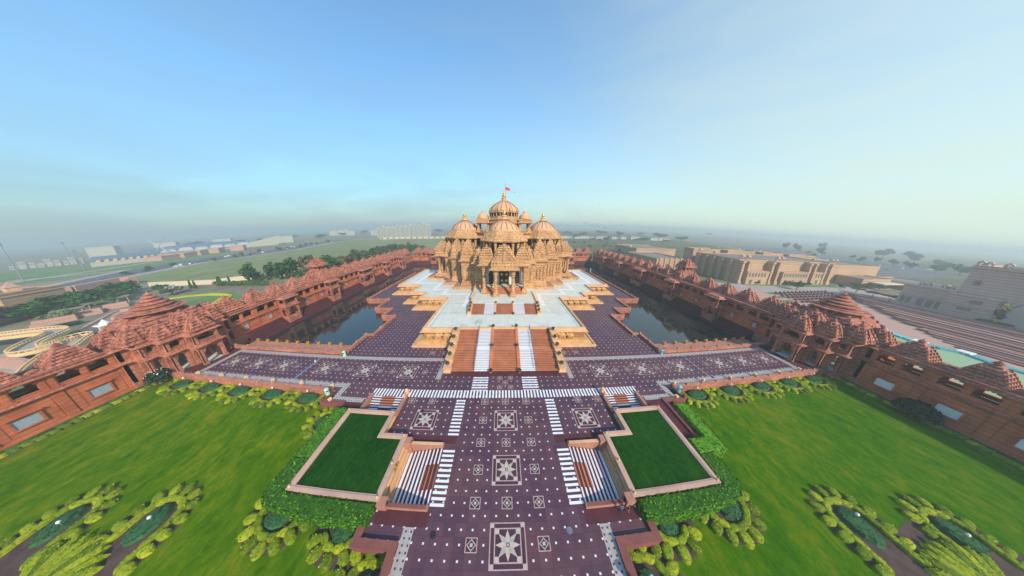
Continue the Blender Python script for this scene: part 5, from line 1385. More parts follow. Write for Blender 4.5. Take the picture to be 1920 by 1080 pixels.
for i in range(len(ctr) - 1):
    b.quad((*Rp[i], 2.45), (*Rp[i + 1], 2.45), (*Lp[i + 1], 2.45), (*Lp[i], 2.45))
    for Q in (Lp, Rp): b.quad((*Q[i], 1.7), (*Q[i + 1], 1.7), (*Q[i + 1], 2.45), (*Q[i], 2.45))
    b.quad((*Rp[i], 1.7), (*Rp[i + 1], 1.7), (*Lp[i + 1], 1.7), (*Lp[i], 1.7))
b.build('deck', 'concrete', t)
for sgn in (-1, 1):
    b = MB(); I, O = rail_pts(sgn, 1.68), rail_pts(sgn, 1.98); acc = 0
    for i in range(len(ctr) - 1):
        for z0, z1 in ((1.9, 2.75), (3.25, 3.45)):
            b.loops([[(*I[i], z0), (*I[i + 1], z0), (*O[i + 1], z0), (*O[i], z0)], [(*I[i], z1), (*I[i + 1], z1), (*O[i + 1], z1), (*O[i], z1)]])
        L = (I[i + 1] - I[i]).length; k = max(1, int(L / .75))
        for j in range(k):
            m_ = (I[i] * .5 + O[i] * .5) + ((I[i + 1] + O[i + 1]) * .5 - (I[i] + O[i]) * .5) * ((j + .5) / k); b.box(m_.x - .13, m_.y - .13, 2.75, m_.x + .13, m_.y + .13, 3.25)
    b.build('balustrade', 'lamp_cream', t)
for x, y in ((-147, 25.8), (-137, 22), (-127.5, 16.6), (-126, 23), (-117, 18), (-168, 16.5)):
    b = MB(); b.box(x - .5, y - .5, G0, x + .5, y + .5, 2.0); b.build('support', 'far_pink', t)
t = thing('courtyard_wall', 'low dark walled court under the winding walkway at the far left', 'wall')
b = MB(); ribbon(b, [(-160, 10), (-140, 13.2), (-131.9, 14.2), (-125.2, 14.2), (-118.6, 14.0)], .8, G0, 3.4); b.build('wall_body', 'far_pink', t)
# stepped garden blocks
for i, (x, y, l) in enumerate(((-180, 36.5, 9), (-181, 44, 7), (-183, 52, 7))):
    t = thing('terrace_block', f'{["nearest", "middle", "farthest"][i]} stepped pink stone garden block below the left trees', 'wall', (x, y, G0), radians(65))
    b = MB(); b.box(-l / 2, -1.2, 0, l / 2, 3.6, 1.1); b.build('lower_step', 'far_pink', t); b = MB(); b.box(-l / 2 + .3, .9, 1.1, l / 2 - .3, 3.4, 2.1); b.build('upper_step', 'far_pink', t)
for i, (x, y) in enumerate(((-189, 43), (-193.5, 49.5), (-196, 58))):
    t = thing('pergola', f'{["nearest", "middle", "farthest"][i]} low flat pergola among the trees at the left', 'pergola', (x, y, G0), radians(65)); b = MB(); b.box(-.15, -.15, 0, .15, .15, 3); pm_ = b.mesh('post', ['concrete'])
    for px in (-3, 0, 3):
        for py in (-1.5, 1.5): inst(pm_, 'post', t, (px, py, 0))
    b = MB(); b.box(-3.8, -2.1, 3, 3.8, 2.1, 3.3); b.build('top', 'far_roof', t)
# boundary walls and left buildings
def bldg(name, label, x0, y0, x1, y1, z1, mat='far_stone', roofm='far_roof', rot=0, wins=(), par=.6, z0=G0, cat='building'):
    cx, cy = (x0 + x1) / 2, (y0 + y1) / 2; t = thing(name, label, cat, (cx, cy, z0), rot); w_, d = abs(x1 - x0) / 2, abs(y1 - y0) / 2; h = z1 - z0
    b = MB(); b.stack(rectp(-w_, -d, w_, d), [(.3, 0), (.3, 1.0), (0, 1.1), (0, h - 1.2), (.25, h - 1.1), (.25, h - .8), (0, h - .7), (0, h), (.15, h + .02), (.15, h + par), (-.35, h + par), (-.35, h)], cap=False); b.build('wall', mat, t)
    b = MB(); b.box(-w_ + .3, -d + .3, h - .3, w_ - .3, d - .3, h + .05); b.build('roof', roofm, t)
    for side, f, ww, za, zb_ in wins:      # side: 's','w','e'
        b = MB()
        if side == 's': b.box((f * 2 - 1) * w_ - ww / 2, -d - .08, za, (f * 2 - 1) * w_ + ww / 2, -d + .2, zb_)
        elif side == 'w': b.box(-w_ - .08, (f * 2 - 1) * d - ww / 2, za, -w_ + .2, (f * 2 - 1) * d + ww / 2, zb_)
        else: b.box(w_ - .2, (f * 2 - 1) * d - ww / 2, za, w_ + .08, (f * 2 - 1) * d + ww / 2, zb_)
        b.build('window', 'far_glass', t)
    return t
bldg('stone_building', 'cream and pink stone building with small windows at the far left edge', -262, 30, -212, 46, 9.5, 'far_stone', rot=.3, wins=[('e', .25, 1.6, 3, 5), ('e', .5, 1.6, 3, 5), ('s', .8, 2, 3, 5), ('s', .9, 2, 3, 5), ('e', .8, 1.6, 3, 5), ('s', .6, 2, 3, 5)])
bldg('stone_building', 'taller cut off stone block with cream bands at the very left edge', -222, 8, -198, 29, 10.5, 'cream_stone', wins=[('e', .5, 2, 2, 5), ('e', .8, 2, 6, 8)])
for i, (x, y) in enumerate(((-222, 44), (-250, 48))):
    t = thing('roof_kiosk', f'{["near", "far"][i]} small pyramid roofed kiosk on the left stone building', 'kiosk', (x, y, 9.4))
    b = MB(); b.box(-1.6, -1.6, 0, 1.6, 1.6, 2); b.build('body', 'cream_stone', t); b = MB(); b.lathe([(2.6, 2), (1.4, 3), (.1, 4.6)], 0, 0, 4, pi / 4); b.build('roof', 'far_pink', t)
def wallrun(name, label, pts, z1, mat, wd=.8, z0=G0):
    b = MB()
    for i in range(len(pts) - 1):
        a, c = Vector(pts[i]), Vector(pts[i + 1]); d = (c - a).normalized(); n_ = Vector((-d.y, d.x)) * wd / 2
        b.prism(ccw([tuple(a - n_), tuple(c - n_), tuple(c + n_), tuple(a + n_)]), z0, z1 + .003 * (i % 2))
    return tag(b.build(name, mat), label, 'wall')
wallrun('boundary_wall', 'long pink boundary wall between the left trees and the road', [(-265, 57), (-262, 69), (-272, 91), (-262, 92)], 4.2, 'far_pink', 4)
wallrun('boundary_wall', 'pale boundary wall behind the palm and conifers on the left', [(-234, 86), (-186, 92), (-176, 101), (-150, 110), (-110, 118)], 1.6, 'pale_wall')
wallrun('boundary_wall', 'pale far boundary wall at the edge of the big green field', [(-300, 476), (-158, 503), (-50, 512), (60, 520)], 3.0, 'pale_wall', 2)
for i in range(18):
    x = -292 + i * 13.5; tree('dark', x, 470 + i * 2.4, 2.4, 4.6, f'{ORD[i]} small dark tree along the far pale wall, counted from the left', 'small dark trees lining the far pale wall')
# trees
L_ = 'in the cluster behind the left corner pavilion'
for i, (k, x, y, r, h, d) in enumerate((('green', -203, 38.5, 7, 6, 'spreading green tree lowest and leftmost'), ('green', -212, 44, 8, 8.5, 'big dark green tree nearest the stone building'), ('green', -206, 52, 6.5, 7, 'wide green tree'), ('green', -216, 56, 7, 8, 'broad green tree behind the pergolas'),
                                        ('green', -220, 64, 7, 8.5, 'tall rounded green tree'), ('green', -226, 72, 7, 8, 'rearmost broad green tree'), ('green', -214, 69, 6, 7, 'dense green tree to the right'), ('green', -205, 62, 5, 6, 'smaller bright green tree'),
                                        ('pale', -183, 39, 4.6, 4.4, 'pale flat topped tree'), ('green', -193, 44, 3.6, 5, 'small round bright tree'), ('pale', -190, 52, 4, 4.2, 'second pale flat topped tree'), ('green', -197, 57, 4, 5, 'small round tree beside the pale one'), ('green', -203, 76, 4.5, 5, 'round tree near the pale wall'))):
    tree(k, x, y, r, h, d + ' ' + L_)
t = thing('palm_tree', 'silvery grey fan palm behind the yellow flower band', 'tree', (-183, 71, G0)); b = MB()
for _ in range(60):
    a = random.uniform(0, 6.28); e = random.uniform(.1, 1.3); r = random.uniform(3.5, 5.2); dx, dy = cos(a), sin(a); p1 = Vector((dx * r * cos(e), dy * r * cos(e), 2 + r * .75 * sin(e)))
    c = Vector((dx * .5, dy * .5, 2)); s_ = Vector((-dy, dx, .1)) * .75; b.quad(tuple(c), tuple(p1 - s_), tuple(p1 + Vector((dx * .8, dy * .8, -.4))), tuple(p1 + s_))
b.build('fronds', 'palm_leaf', t); b = MB(); b.tube([(0, 0, 0), (0, 0, 2.4)], [.4, .3], 7); b.build('trunk', 'bark', t)
for i in range(14):
    x = -190 + i * 5.4 + random.uniform(-1, 1); y = 82 + i * 2.6 + random.uniform(-2.5, 2.5) ; tree('cone', x, y, random.uniform(1.8, 2.6), random.uniform(4.5, 6.5), f'{ORD[i]} dark conifer along the pale left wall, counted from the palm', 'conifers along the left boundary wall', name='conifer')
for i in range(12):
    f = i / 11; tree('ball', -176 + 38 * f, 87.0 + .5 * f, 2.0, 3.6, f'{ORD[i]} clipped round tree in the topiary row behind the left gallery, from the left', 'row of clipped round trees', name='topiary_tree')
R2 = random.Random(5)
for i in range(20):
    x = -168 + R2.uniform(0, 76); y = 97 + (x + 168) * .25 + R2.uniform(-4, 10); tree('dry' if R2.random() < .6 else 'wild', x, y, R2.uniform(5.5, 7.5), R2.uniform(9, 13), f'{ORD[i]} tall olive brown tree in the loose wood behind the left gallery', 'tall brown green trees behind the left gallery')
rows = []
for i in range(110):
    x = -94 - R2.uniform(0, 60) * (1 if i % 2 else .7); y = 125 + R2.uniform(0, 150); rows.append((x - (y - 125) * .12, y))
for i, (x, y) in enumerate(rows): tree(('wild', 'green', 'dry')[i % 3], x, y, R2.uniform(4.5, 6.2), R2.uniform(4.5, 7.5), 'small bushy tree in the orchard between the left gallery and the green field', 'orchard trees behind the left gallery')
for i in range(16):
    x = -88 + i * 9 + R2.uniform(-2, 2); tree('wild', x, 172 + R2.uniform(-4, 8), R2.uniform(2.5, 3.6), R2.uniform(4, 6), f'{ORD[i]} tree behind the far gallery, counted from the left', 'trees behind the far gallery')

# ================================================================== FAR LEFT: stadium, halls, flats
def boxes(t, name, mat, L):
    for a in L: b = MB(); b.box(*a); b.build(name, mat, t)
t = thing('white_hall', 'long row of low white stepped buildings by the sports ground, far left', 'building', (-640, 182, G0), radians(74)); t.scale = (.42, .8, .75)
for k in range(9):
    x = -58 + k * 13; h = 6 + 3 * ((k * 5) % 3) + k * .25; b = MB(); b.box(x, -6 - (k % 2) * 2, 0, x + 11, 8, h); b.build('block', 'far_white', t)
    for j in range(3): b = MB(); b.box(x + 1.5 + j * 3.2, -6.1 - (k % 2) * 2, h - 4.2, x + 3.2 + j * 3.2, -5.9 - (k % 2) * 2 + .3, h - 2.2); b.build('window', 'far_glass', t)
t = thing('striped_stand', 'long low stand with orange slanting panels and a blue roof, far left', 'building', (-502, 186, G0), radians(68.8)); t.scale = (.72, 1, 1)
b = MB(); b.box(-30, 0, 0, 46, 30, 5); b.build('base', 'far_white', t)
b = MB(); b.box(-28, 14, 5, 46, 60, 10.5); b.build('blue_roof', 'far_blue', t)
for k in range(9):
    x = -27 + k * 8.2; b = MB(); b.v = [(x, -.3, .8), (x + 4.2, -.3, .8), (x + 7.4, 13, 7.5), (x + 3.2, 13, 7.5)]; b.v += [(a, c, d - .4) for a, c, d in b.v]; b.f = [(0, 1, 2, 3), (7, 6, 5, 4), (0, 4, 5, 1), (1, 5, 6, 2), (2, 6, 7, 3), (3, 7, 4, 0)]; b.m = [0] * 6; b.sm = [False] * 6; b.build('orange_panel', 'far_orange', t)
t = thing('stadium', 'wide stadium hall with white tent roof and dark blue dome, far left', 'stadium', (-610, 335, G0), radians(60)); t.scale = (.8, .8, .8)
b = MB(); b.lathe([(90, 0), (92, 8), (70, 14), (30, 18), (2, 19)], 0, 60, 28, sx=1.3, sy=.7); b.build('blue_dome', 'far_blue', t)
b = MB()
for k in range(7):
    x = -70 + k * 26; b.loops([[(x, -30, 5), (x + 26, -30, 5), (x + 26, 30, 7), (x, 30, 7)], [(x + 5, -24, 10 + (k % 2) * 3), (x + 22, -24, 10 + (k % 2) * 3), (x + 22, 22, 12), (x + 5, 22, 12)]])
b.build('tent_roof', 'far_white', t); b = MB(); b.box(-70, -28, 0, 112, 28, 5); b.build('walls', 'far_pink', t)
for i, (x, y, r) in enumerate(((-487, 216, 0), (-492, 240, .1), (-500, 262, .2), (-500, 285, .3), (-486, 312, .4))):
    bldg('low_building', f'{ORD[i]} low pinkish flat roofed block between the stand and the road', x - 12, y - 9, x + 12, y + 9, 4.5 + i * .6, 'far_pink', 'far_white', rot=-1.2 + r)
for i, (x, y, h) in enumerate(((-690, 420, 17), (-745, 350, 18), (-800, 290, 18), (-560, 470, 14), (-700, 800, 18), (-650, 790, 20), (-605, 770, 16))):
    bldg('tower_block', f'{ORD[i]} hazy pale block on the far left skyline', x - 16, y - 10, x + 16, y + 10, h, 'far_white', 'far_white', rot=.8)
b = MB(); b.tube([(-14, 0, 8), (12, 4, 34)], [.8, .4], 5); b.tube([(12, 0, 8), (-18, -4, 28)], [.8, .4], 5); tag(b.build('tent_mast', 'far_white', None, (-610, 275, G0)), 'crossed white tent masts on the stadium roof', 'mast')
t = thing('tent_roof', 'big slanted grey tent gable at the right end of the stadium', 'building', (-545, 395, G0), 1.0); b = MB(); b.loops([[(-30, -16, 0), (30, -16, 0), (30, 16, 0), (-30, 16, 0)], [(-30, -16, 6), (36, -16, 20), (36, 16, 20), (-30, 16, 6)]]); b.build('roof', 'far_white', t)
for i, (x, y, h) in enumerate(((-421, 101, 33), (-594, 184, 32), (-385, 118, 14), (-640, 208, 12), (-480, 150, 22))):
    t = thing('floodlight_mast', f'{["tallest lattice floodlight mast at the left edge", "hazy floodlight mast behind the white halls", "short thin lamp mast by the pink wall", "very faint mast beyond the sports ground", "thin mast in the sports ground"][i]}', 'mast', (x, y, G0))
    b = MB(); b.tube([(0, 0, 0), (0, 0, h)], [.45, .2], 5); b.build('pole', 'steel', t)
    b = MB()
    for k in range(3): b.box(-2.6, -.2, h - 2.6 + k * 1.2, 2.6, .2, h - 2.0 + k * 1.2)
    b.build('lamp_rack', 'steel', t)
# flats
t = thing('apartment_block', 'long pale multi storey apartment block on the horizon left of the temple', 'building', (-280, 566, G0), radians(26))
WN, BL = [], []
for k in range(12):
    x = -70 + k * 11.8; h = 26 + k * .75 + (3 if k % 3 == 1 else 0); nf = int(h / 3.2); yy = (k % 2) * 2.5
    b = MB(); b.box(x, yy, 0, x + 11.3, 16, h); b.box(x + 3, 4, h, x + 7, 8, h + 2.5); b.build('wing', 'far_white', t)
    for j in range(nf):
        for c in range(3): WN.append((x + .9 + c * 3.5, yy - .12, 1.4 + j * 3.2, x + 2.9 + c * 3.5, yy + .3, 3.1 + j * 3.2))
        BL.append((x + 4, yy - 1.1, .4 + j * 3.2, x + 8, yy, 1.3 + j * 3.2))
for nm, L, mt in (('window', WN, 'far_glass'), ('balcony', BL, 'far_white')):
    L.sort(key=lambda a: -a[2])
    for a in L[:96]: b = MB(); b.box(*a); b.build(nm, mt, t)
    b = MB()
    for a in L[96:]: b.box(*a)
    b.build(nm, mt, t)['kind'] = 'stuff'
bldg('tower_block', 'hazy flat roofed block left of the apartment block', -470, 700, -380, 720, 18, 'far_white', 'far_white')
# parked cars along the left road
CARS = []
for c in ('car_white', 'car_dark', 'car_red', 'steel'):
    cm = MB(); cm.loops([[(-2.1, -.85, .3), (2.1, -.85, .3), (2.1, .85, .3), (-2.1, .85, .3)], [(-2.1, -.85, .9), (2.1, -.85, .9), (2.1, .85, .9), (-2.1, .85, .9)], [(-1.3, -.75, 1.0), (1.2, -.75, 1.0), (1.2, .75, 1.0), (-1.3, .75, 1.0)], [(-.9, -.65, 1.45), (.8, -.65, 1.45), (.8, .65, 1.45), (-.9, .65, 1.45)]])
    cm.mi = 1
    for x in (-1.3, 1.3):
        for y in (-.85, .85): cm.box(x - .32, y - .12, 0, x + .32, y + .12, .62)
    CARS.append(cm.mesh('parked_car', [c, 'black']))
def car(i, x, y, label, group): tag(inst(CARS[i], 'parked_car', None, (x, y, G0 + .03), R2.uniform(0, 3)), label, 'car', group)
for i in range(46):
    f = R2.random(); pa = [(-345, 150), (-372, 190), (-368, 230), (-360, 280), (-385, 360), (-400, 440)]; k = min(4, int(f * 5)); u = f * 5 - k
    x = pa[k][0] + (pa[k + 1][0] - pa[k][0]) * u + R2.uniform(-16, 16); y = pa[k][1] + (pa[k + 1][1] - pa[k][1]) * u
    car(i % 4, x, y, 'tiny parked car on the grey road beyond the pale green field', 'cars on the road beyond the field')
for i in range(22):
    f = i / 21; tree('wild', -338 - 60 * f + R2.uniform(-18, 18), 120 + 330 * f + R2.uniform(-10, 10), R2.uniform(2.5, 5), R2.uniform(3, 5), 'scattered bushy tree beside the grey road on the left', 'roadside trees on the left')
for i in range(26):
    a = radians(-66 + i * 4.4); d = R2.uniform(720, 1150); tree('dark', d * sin(a), d * cos(a), R2.uniform(14, 26), R2.uniform(12, 20), 'hazy dark tree clump low on the far horizon', 'far horizon trees')

# ================================================================== LAND OUTSIDE, RIGHT
sheet('path', [(89, 30), (89, 88), (240, 80), (240, 60), (216, 55), (206, 40), (200, 0), (130, 0), (100, -40), (89, -40)], 'far_pink', G0 + 0.015)
sheet('path', [(89, 85), (150, 82), (230, 78), (300, 80), (300, 92), (240, 88), (150, 92), (89, 110)], 'concrete', G0 + 0.025)
sheet('path', [(146, 76), (178, 66), (200, 58), (212, 58), (230, 70), (230, 80), (150, 84)], 'concrete', G0 + 0.027)
sheet('lawn', [(110, 98), (146, 95), (146, 101), (120, 122)], 'far_green', G0 + 0.03); sheet('lawn', [(150, 90), (235, 84), (235, 95), (150, 97)], 'far_green', G0 + 0.031)
sheet('lawn', [(112, -12), (128, -8), (140, 10), (142, 34), (128, 38), (104, 22), (96, 6)], 'pale_green_paving', G0 + 0.03)
sheet('court_paving', [(96, -30), (96, 0), (112, -6), (124, 5), (118, -20)], 'concrete', G0 + 0.028)
for i, (x, y) in enumerate(((150, 74), (147, 68), (141, 62), (136, 56))): sheet('lawn', [(x - 5, y - 1.6), (x + 4, y - 1.6), (x + 4, y + 1.6), (x - 5, y + 1.6)], 'far_green', G0 + 0.036)
b = MB(); cn = [(141, 33), (137.5, 26), (137.5, 20.5), (141, 17), (138, 11), (139, 4)]
ribbon(b, cn, 2.6, G0, .5); struct(b.build('water_channel', 'teal_water'))
for i, (x, y) in enumerate(((141, 33), (137.6, 23.5), (141, 17))):
    b = MB(); b.stack(rectp(x - 1.7, y - 1.2, x + 1.7, y + 1.2), [(0, G0), (0, G0 + .7), (-.2, G0 + .75)]); tag(b.build('channel_bridge', 'marble_white'), f'{["farthest", "middle", "nearest"][i]} small white slab crossing the turquoise water channel', 'bridge')
# stepped red court
t = thing('stepped_court', 'long terraces of dull red steps in front of the big arch building', 'steps')
x = 146.0; k = 0
while x < 199:
    wd = R2.choice((1.6, 2.4, 3.2, 4.6, 5.5)); z = G0 + .10 + (x - 146) * .035; yb = 20 + (x - 146) * .9
    b = MB(); b.box(x, -30, G0, x + wd, yb, z); b.build('tread', R2.choice(('court_red', 'court_red', 'court_pale')), t)
    b = MB(); b.box(x - .25, -30, z - .05, x + .15, yb, z + .30); b.build('kerb', 'court_pale' if k % 3 else 'kerb_pink', t); x += wd; k += 1
for k in range(5):
    b = MB(); x0, y0 = 166 + k * 3.4, 9 - k * 3.4
    b.box(x0, y0, G0, x0 + 8, y0 + .5, 2.0 + k * .1); b.box(x0 + 8, y0 - 3.4, G0, x0 + 8.5, y0 + .5, 2.0 + k * .1); b.build('zigzag_wall', 'pink_stone', t)
# benches
bm = MB(); bm.box(-.9, -.5, 0, .9, .5, .75); bm.box(-.9, .35, .75, .9, .5, 1.3); BE = bm.mesh('stone_bench', ['dark_red'])
n_ = 0
for r_ in range(5):
    for c_ in range(14):
        x = 148 + c_ * 3.4 + r_ * .8; y = 60 + r_ * 3.4 + c_ * .1
        o = inst(BE, 'stone_bench', None, (x, y, G0 + .03), .3); tag(o, 'small dark red stone block seat in the rows beyond the right gallery', 'bench', 'rows of stone seats beyond the right gallery'); n_ += 1
# exhibition halls
def kiosk(label, x, y, z, k=1.0, parent=None):
    t = thing('roof_kiosk', label, 'kiosk', (x, y, z)); b = MB()
    b.box(-.18 * k, -.18 * k, 0, .18 * k, .18 * k, 2.0 * k); pm_ = b.mesh('pillar', ['far_stone'])
    for a in (-1, 1):
        for c in (-1, 1): inst(pm_, 'pillar', t, (a * k, c * k, 0))
    b = MB(); b.lathe([(2.1 * k, 2.0 * k), (1.9 * k, 2.25 * k), (.9 * k, 3.0 * k), (.2 * k, 3.4 * k), (.05, 3.9 * k)], 0, 0, 4, pi / 4); b.build('roof', 'arch_stone', t); return t
win = [('s', .04 + .045 * k, 1.5, 6.5, 9.0) for k in range(9)] + [('s', .55 + .045 * k, 1.5, 6.5, 9.0) for k in range(9)]
hall = bldg('exhibition_hall', 'very long cream stone exhibition hall with buttresses behind the right gallery', 148, 96, 240, 128, 13.2, wins=[])
hall2 = []
for i, (xa, xb, yf, z1) in enumerate(((152, 170, 91.5, 7.2), (182, 206, 91.0, 7.2), (214, 222, 91.5, 7.2))):
    b = MB(); b.stack(rectp(xa - 194, yf - 112, xb - 194, -15.9), [(0, 0), (0, 7.9), (.2, 8.0), (.2, 8.5), (-.3, 8.52)]); b.build('front_wing', 'far_stone', hall)
    nw = int((xb - xa) / 2.6)
    for j in range(nw): b = MB(); x = xa - 194 + 1.2 + j * 2.6; b.box(x, yf - 112 - .1, 5.2, x + 1.3, yf - 112 + .2, 7.4); b.build('window', 'far_glass', hall)
    for j in range(max(1, nw // 3)): b = MB(); x = xa - 194 + 3 + j * 7.5; b.box(x, yf - 112 - .1, .4, x + 2.0, yf - 112 + .2, 3.2); b.build('door', 'far_glass', hall)
for x, yf in ((149.5, 93.5), (153, 92.5), (173, 92), (177, 91), (180, 92.5), (208.5, 92), (212, 91), (225, 92), (228.5, 91), (233, 92.5)):
    b = MB(); b.stack(rectp(x - 194 - .9, yf - 112, x - 194 + .9, -15.9), [(.4, 0), (.3, 1.5), (0, 2), (0, 8), (.3, 8.3), (0, 8.6), (-.1, 13), (.25, 13.3), (.25, 14.6)]); b.build('buttress', 'far_stone', hall)
for y in (100, 106, 112, 118, 124): b = MB(); b.stack(rectp(-48, y - 113, -45.9, y - 111), [(0, 0), (0, 8), (.3, 8.3), (-.2, 8.6), (-.2, 14.4)]); b.build('buttress', 'far_stone', hall)
for i, (x, y) in enumerate(((150, 96), (153.5, 95), (176, 93), (180, 93), (210, 93), (213, 93), (229, 93), (233, 93), (146.5, 112), (147, 124))): kiosk(f'{ORD[i]} small pyramid topped kiosk on the roof edge of the long cream hall', x, y, 14.4 - 0.0, .75)
for i, (x0, y0, x1, y1, z) in enumerate(((150, 133, 176, 142, 15.5), (184, 133, 214, 142, 15.0), (222, 132, 246, 140, 14.6), (252, 131, 286, 138, 14.0))):
    bldg('exhibition_hall', f'{ORD[i]} rear cream hall block seen over the roof of the long hall', x0, y0, x1, y1, z)
bldg('exhibition_hall', 'lower cream wing at the right end of the long exhibition hall', 241, 98, 300, 126, 11.5)
bldg('exhibition_hall', 'low plain wing in front of the right end of the long hall', 250, 84, 282, 97, 4.6)
bldg('exhibition_hall', 'dark fronted low hall left of the arch building', 284, 72, 318, 96, 3.6)
b = MB(); b.box(258, 77.5, 2.6, 300, 84, 3.1); tag(b.build('canopy', 'pale_wall'), 'long pale flat canopy over dark openings near the arch building', 'canopy')
bldg('exhibition_hall', 'cream hall at the far left of the group, behind the right gallery spires', 118, 132, 146, 172, 6.8, wins=[('s', .35, 3, 1.5, 4.5), ('s', .7, 3, 1.5, 4.5)])
bldg('exhibition_hall', 'distant cream flat hall beyond the corner of the right gallery', 150, 205, 200, 250, 7.2)
kiosk('roof kiosk at the left end of the distant cream hall', 148, 214, 6.5, 1.0)
for k in range(6): b = MB(); b.box(120 + k * 4.6, 131.4, G0, 121.4 + k * 4.6, 132.2, 8.4); tag(b.build('hall_pilaster', 'far_stone'), 'tall cream stone pilaster on the front of the hall behind the right gallery spires', 'pillar', 'pilasters on the front of the hall behind the right gallery')
# arch building
ab = thing('arch_building', 'huge pinkish banded stone building with a giant round arch at the right edge', 'building', (212, 0, G0))
b = MB(); b.stack(rectp(0, 15, 24, 42), [(.8, 0), (.6, 3), (0, 10), (-.3, 22.5), (.35, 22.7), (.35, 23.3), (0, 23.5), (0, 24.2), (-.5, 24.2), (-.5, 23.6)], cap=True); 
b.build('tall_block', 'arch_stone', ab)
b = MB(); b.stack(rectp(-1.5, 42, 20, 55), [(.5, 0), (.4, 2), (0, 6.0), (.3, 6.1), (.3, 6.6), (0, 6.7), (0, 10.8), (.4, 11), (.4, 11.6), (0, 11.8)]); b.build('low_wing', 'arch_stone', ab)
b = MB(); b.stack(rectp(-3.0, 31.5, 0, 43), [(.2, 0), (0, 1), (0, 5.8), (.3, 5.9), (.3, 6.3), (-.2, 6.4), (-.4, 10.2), (.1, 10.3), (.1, 10.8), (-.4, 11)]); b.build('front_ledge', 'arch_stone', ab)
b = MB(); b.stack(rectp(0, -20, 24, 15), [(0, 0), (0, 23.3)]); b.build('tall_block', 'arch_stone', ab)
# giant arch recess ring
b = MB(); cy_, rz, ry = 16.0, 14.0, 14.6
pts = [(ry * cos(a), rz * sin(a) * .78 + 4.0) for a in [pi * k / 24 for k in range(25)]]; pts = [(ry, 0)] + pts + [(-ry, 0)]
for i in range(len(pts) - 1):
    (ya, za), (yb, zb_) = pts[i], pts[i + 1]; k1 = 1.07
    b.quad((-1.2, cy_ + ya, za), (-1.2, cy_ + yb, zb_), (-1.2, cy_ + yb * k1, zb_ * k1), (-1.2, cy_ + ya * k1, za * k1))
    b.quad((-1.2, cy_ + ya, za), (-.0, cy_ + ya * .985, za), (-.0, cy_ + yb * .985, zb_), (-1.2, cy_ + yb, zb_))
    b.quad((-1.2, cy_ + ya * k1, za * k1), (-1.2, cy_ + yb * k1, zb_ * k1), (0, cy_ + yb * k1, zb_ * k1), (0, cy_ + ya * k1, za * k1))
b.build('arch_ring', 'arch_stone', ab)
b = MB(); n0 = [( -.9, cy_ + y * .98, z) for y, z in pts]; b.v = n0; b.face(tuple(range(len(n0)))); b.build('arch_niche', 'arch_niche', ab)
for y, z0, z1, w_ in ((39, 15.5, 17.4, 1.4), (36, 7.5, 9, 2.5), (48.5, 2, 5.5, 1.6), (46, 2, 5.5, 1.6), (43.6, 2, 5.5, 1.6), (53.6, .5, 5.2, 1.2), (51.8, .5, 5.2, 1.2), (37.5, 4.2, 5.4, 3)):
    b = MB(); x = -.35 if y < 42 and z0 > 11 else (-3.3 if y < 42.5 else -1.9); b.box(x, y - w_ / 2, z0, x + .5, y + w_ / 2, z1); b.build('window', 'far_roof', ab)
for i, (y, z, x, k) in enumerate(((41.0, 22.9, 213.5, .62), (39.2, 22.8, 213.5, .58), (35.4, 22.7, 213.5, .66), (51.5, 10.5, 214, .5), (49.7, 10.5, 214, .5), (45.7, 10.5, 214, .55), (44.0, 10.5, 214, .55), (30.5, 22.7, 213.5, .6))):
    kiosk(f'{ORD[i]} little roof kiosk on the arch building, counted down from the top corner', x, y, z, k)
# golden statue on a dark pedestal in front of the arch
t = thing('statue', 'tall dark bronze and gold statue standing on one leg with hands joined before the arch', 'statue', (205.5, 29.3, G0), radians(-90))
b = MB(); b.stack(rectp(-3.4, -2.6, 3.4, 2.6), [(.3, 0), (.3, .8), (0, 1.0), (-.2, 2.0), (0, 2.3)]); b.build('pedestal', 'bronze', t)
b = MB(); b.smooth = True; b.tube([(0, 0, 2.3), (0, 0, 4.4), (.1, 0, 5.2), (0, 0, 6.2), (0, 0, 8.0), (0, 0, 8.8)], [.42, .50, .95, .85, 1.05, .35], 10); b.tube([(.3, 0, 5.3), (1.3, -.7, 5.0), (.5, -.4, 3.7)], [.5, .42, .28], 8)
b.tube([(-.9, .3, 7.9), (-1.5, .9, 6.6), (-1.0, .9, 5.0)], [.3, .25, .5], 7); b.build('body', 'bronze', t)
b = MB(); b.smooth = True; b.ball((0, 0, 9.7), .72, 10, 8, (.9, 1, 1.15)); b.ball((0, .15, 10.6), .3, 8, 5); b.tube([(0, 0, 8.6), (0, 0, 9.2)], [.36, .3], 8); b.build('head', 'gold', t)
b = MB(); b.smooth = True
for sx in (-1, 1): b.tube([(sx * .95, 0, 8.2), (sx * 1.25, -.8, 7.3), (sx * .3, -1.5, 8.1), (0, -1.5, 8.9)], [.33, .27, .2, .14], 7)
b.build('arms', 'gold', t)
b = MB(); b.tube([(0, 0, 2.3), (0, 0, 3.4)], [.4, .36], 8); b.ball((0, -.4, 2.45), .42, 7, 4, (.8, 1.5, .5)); b.build('foot', 'gold', t)
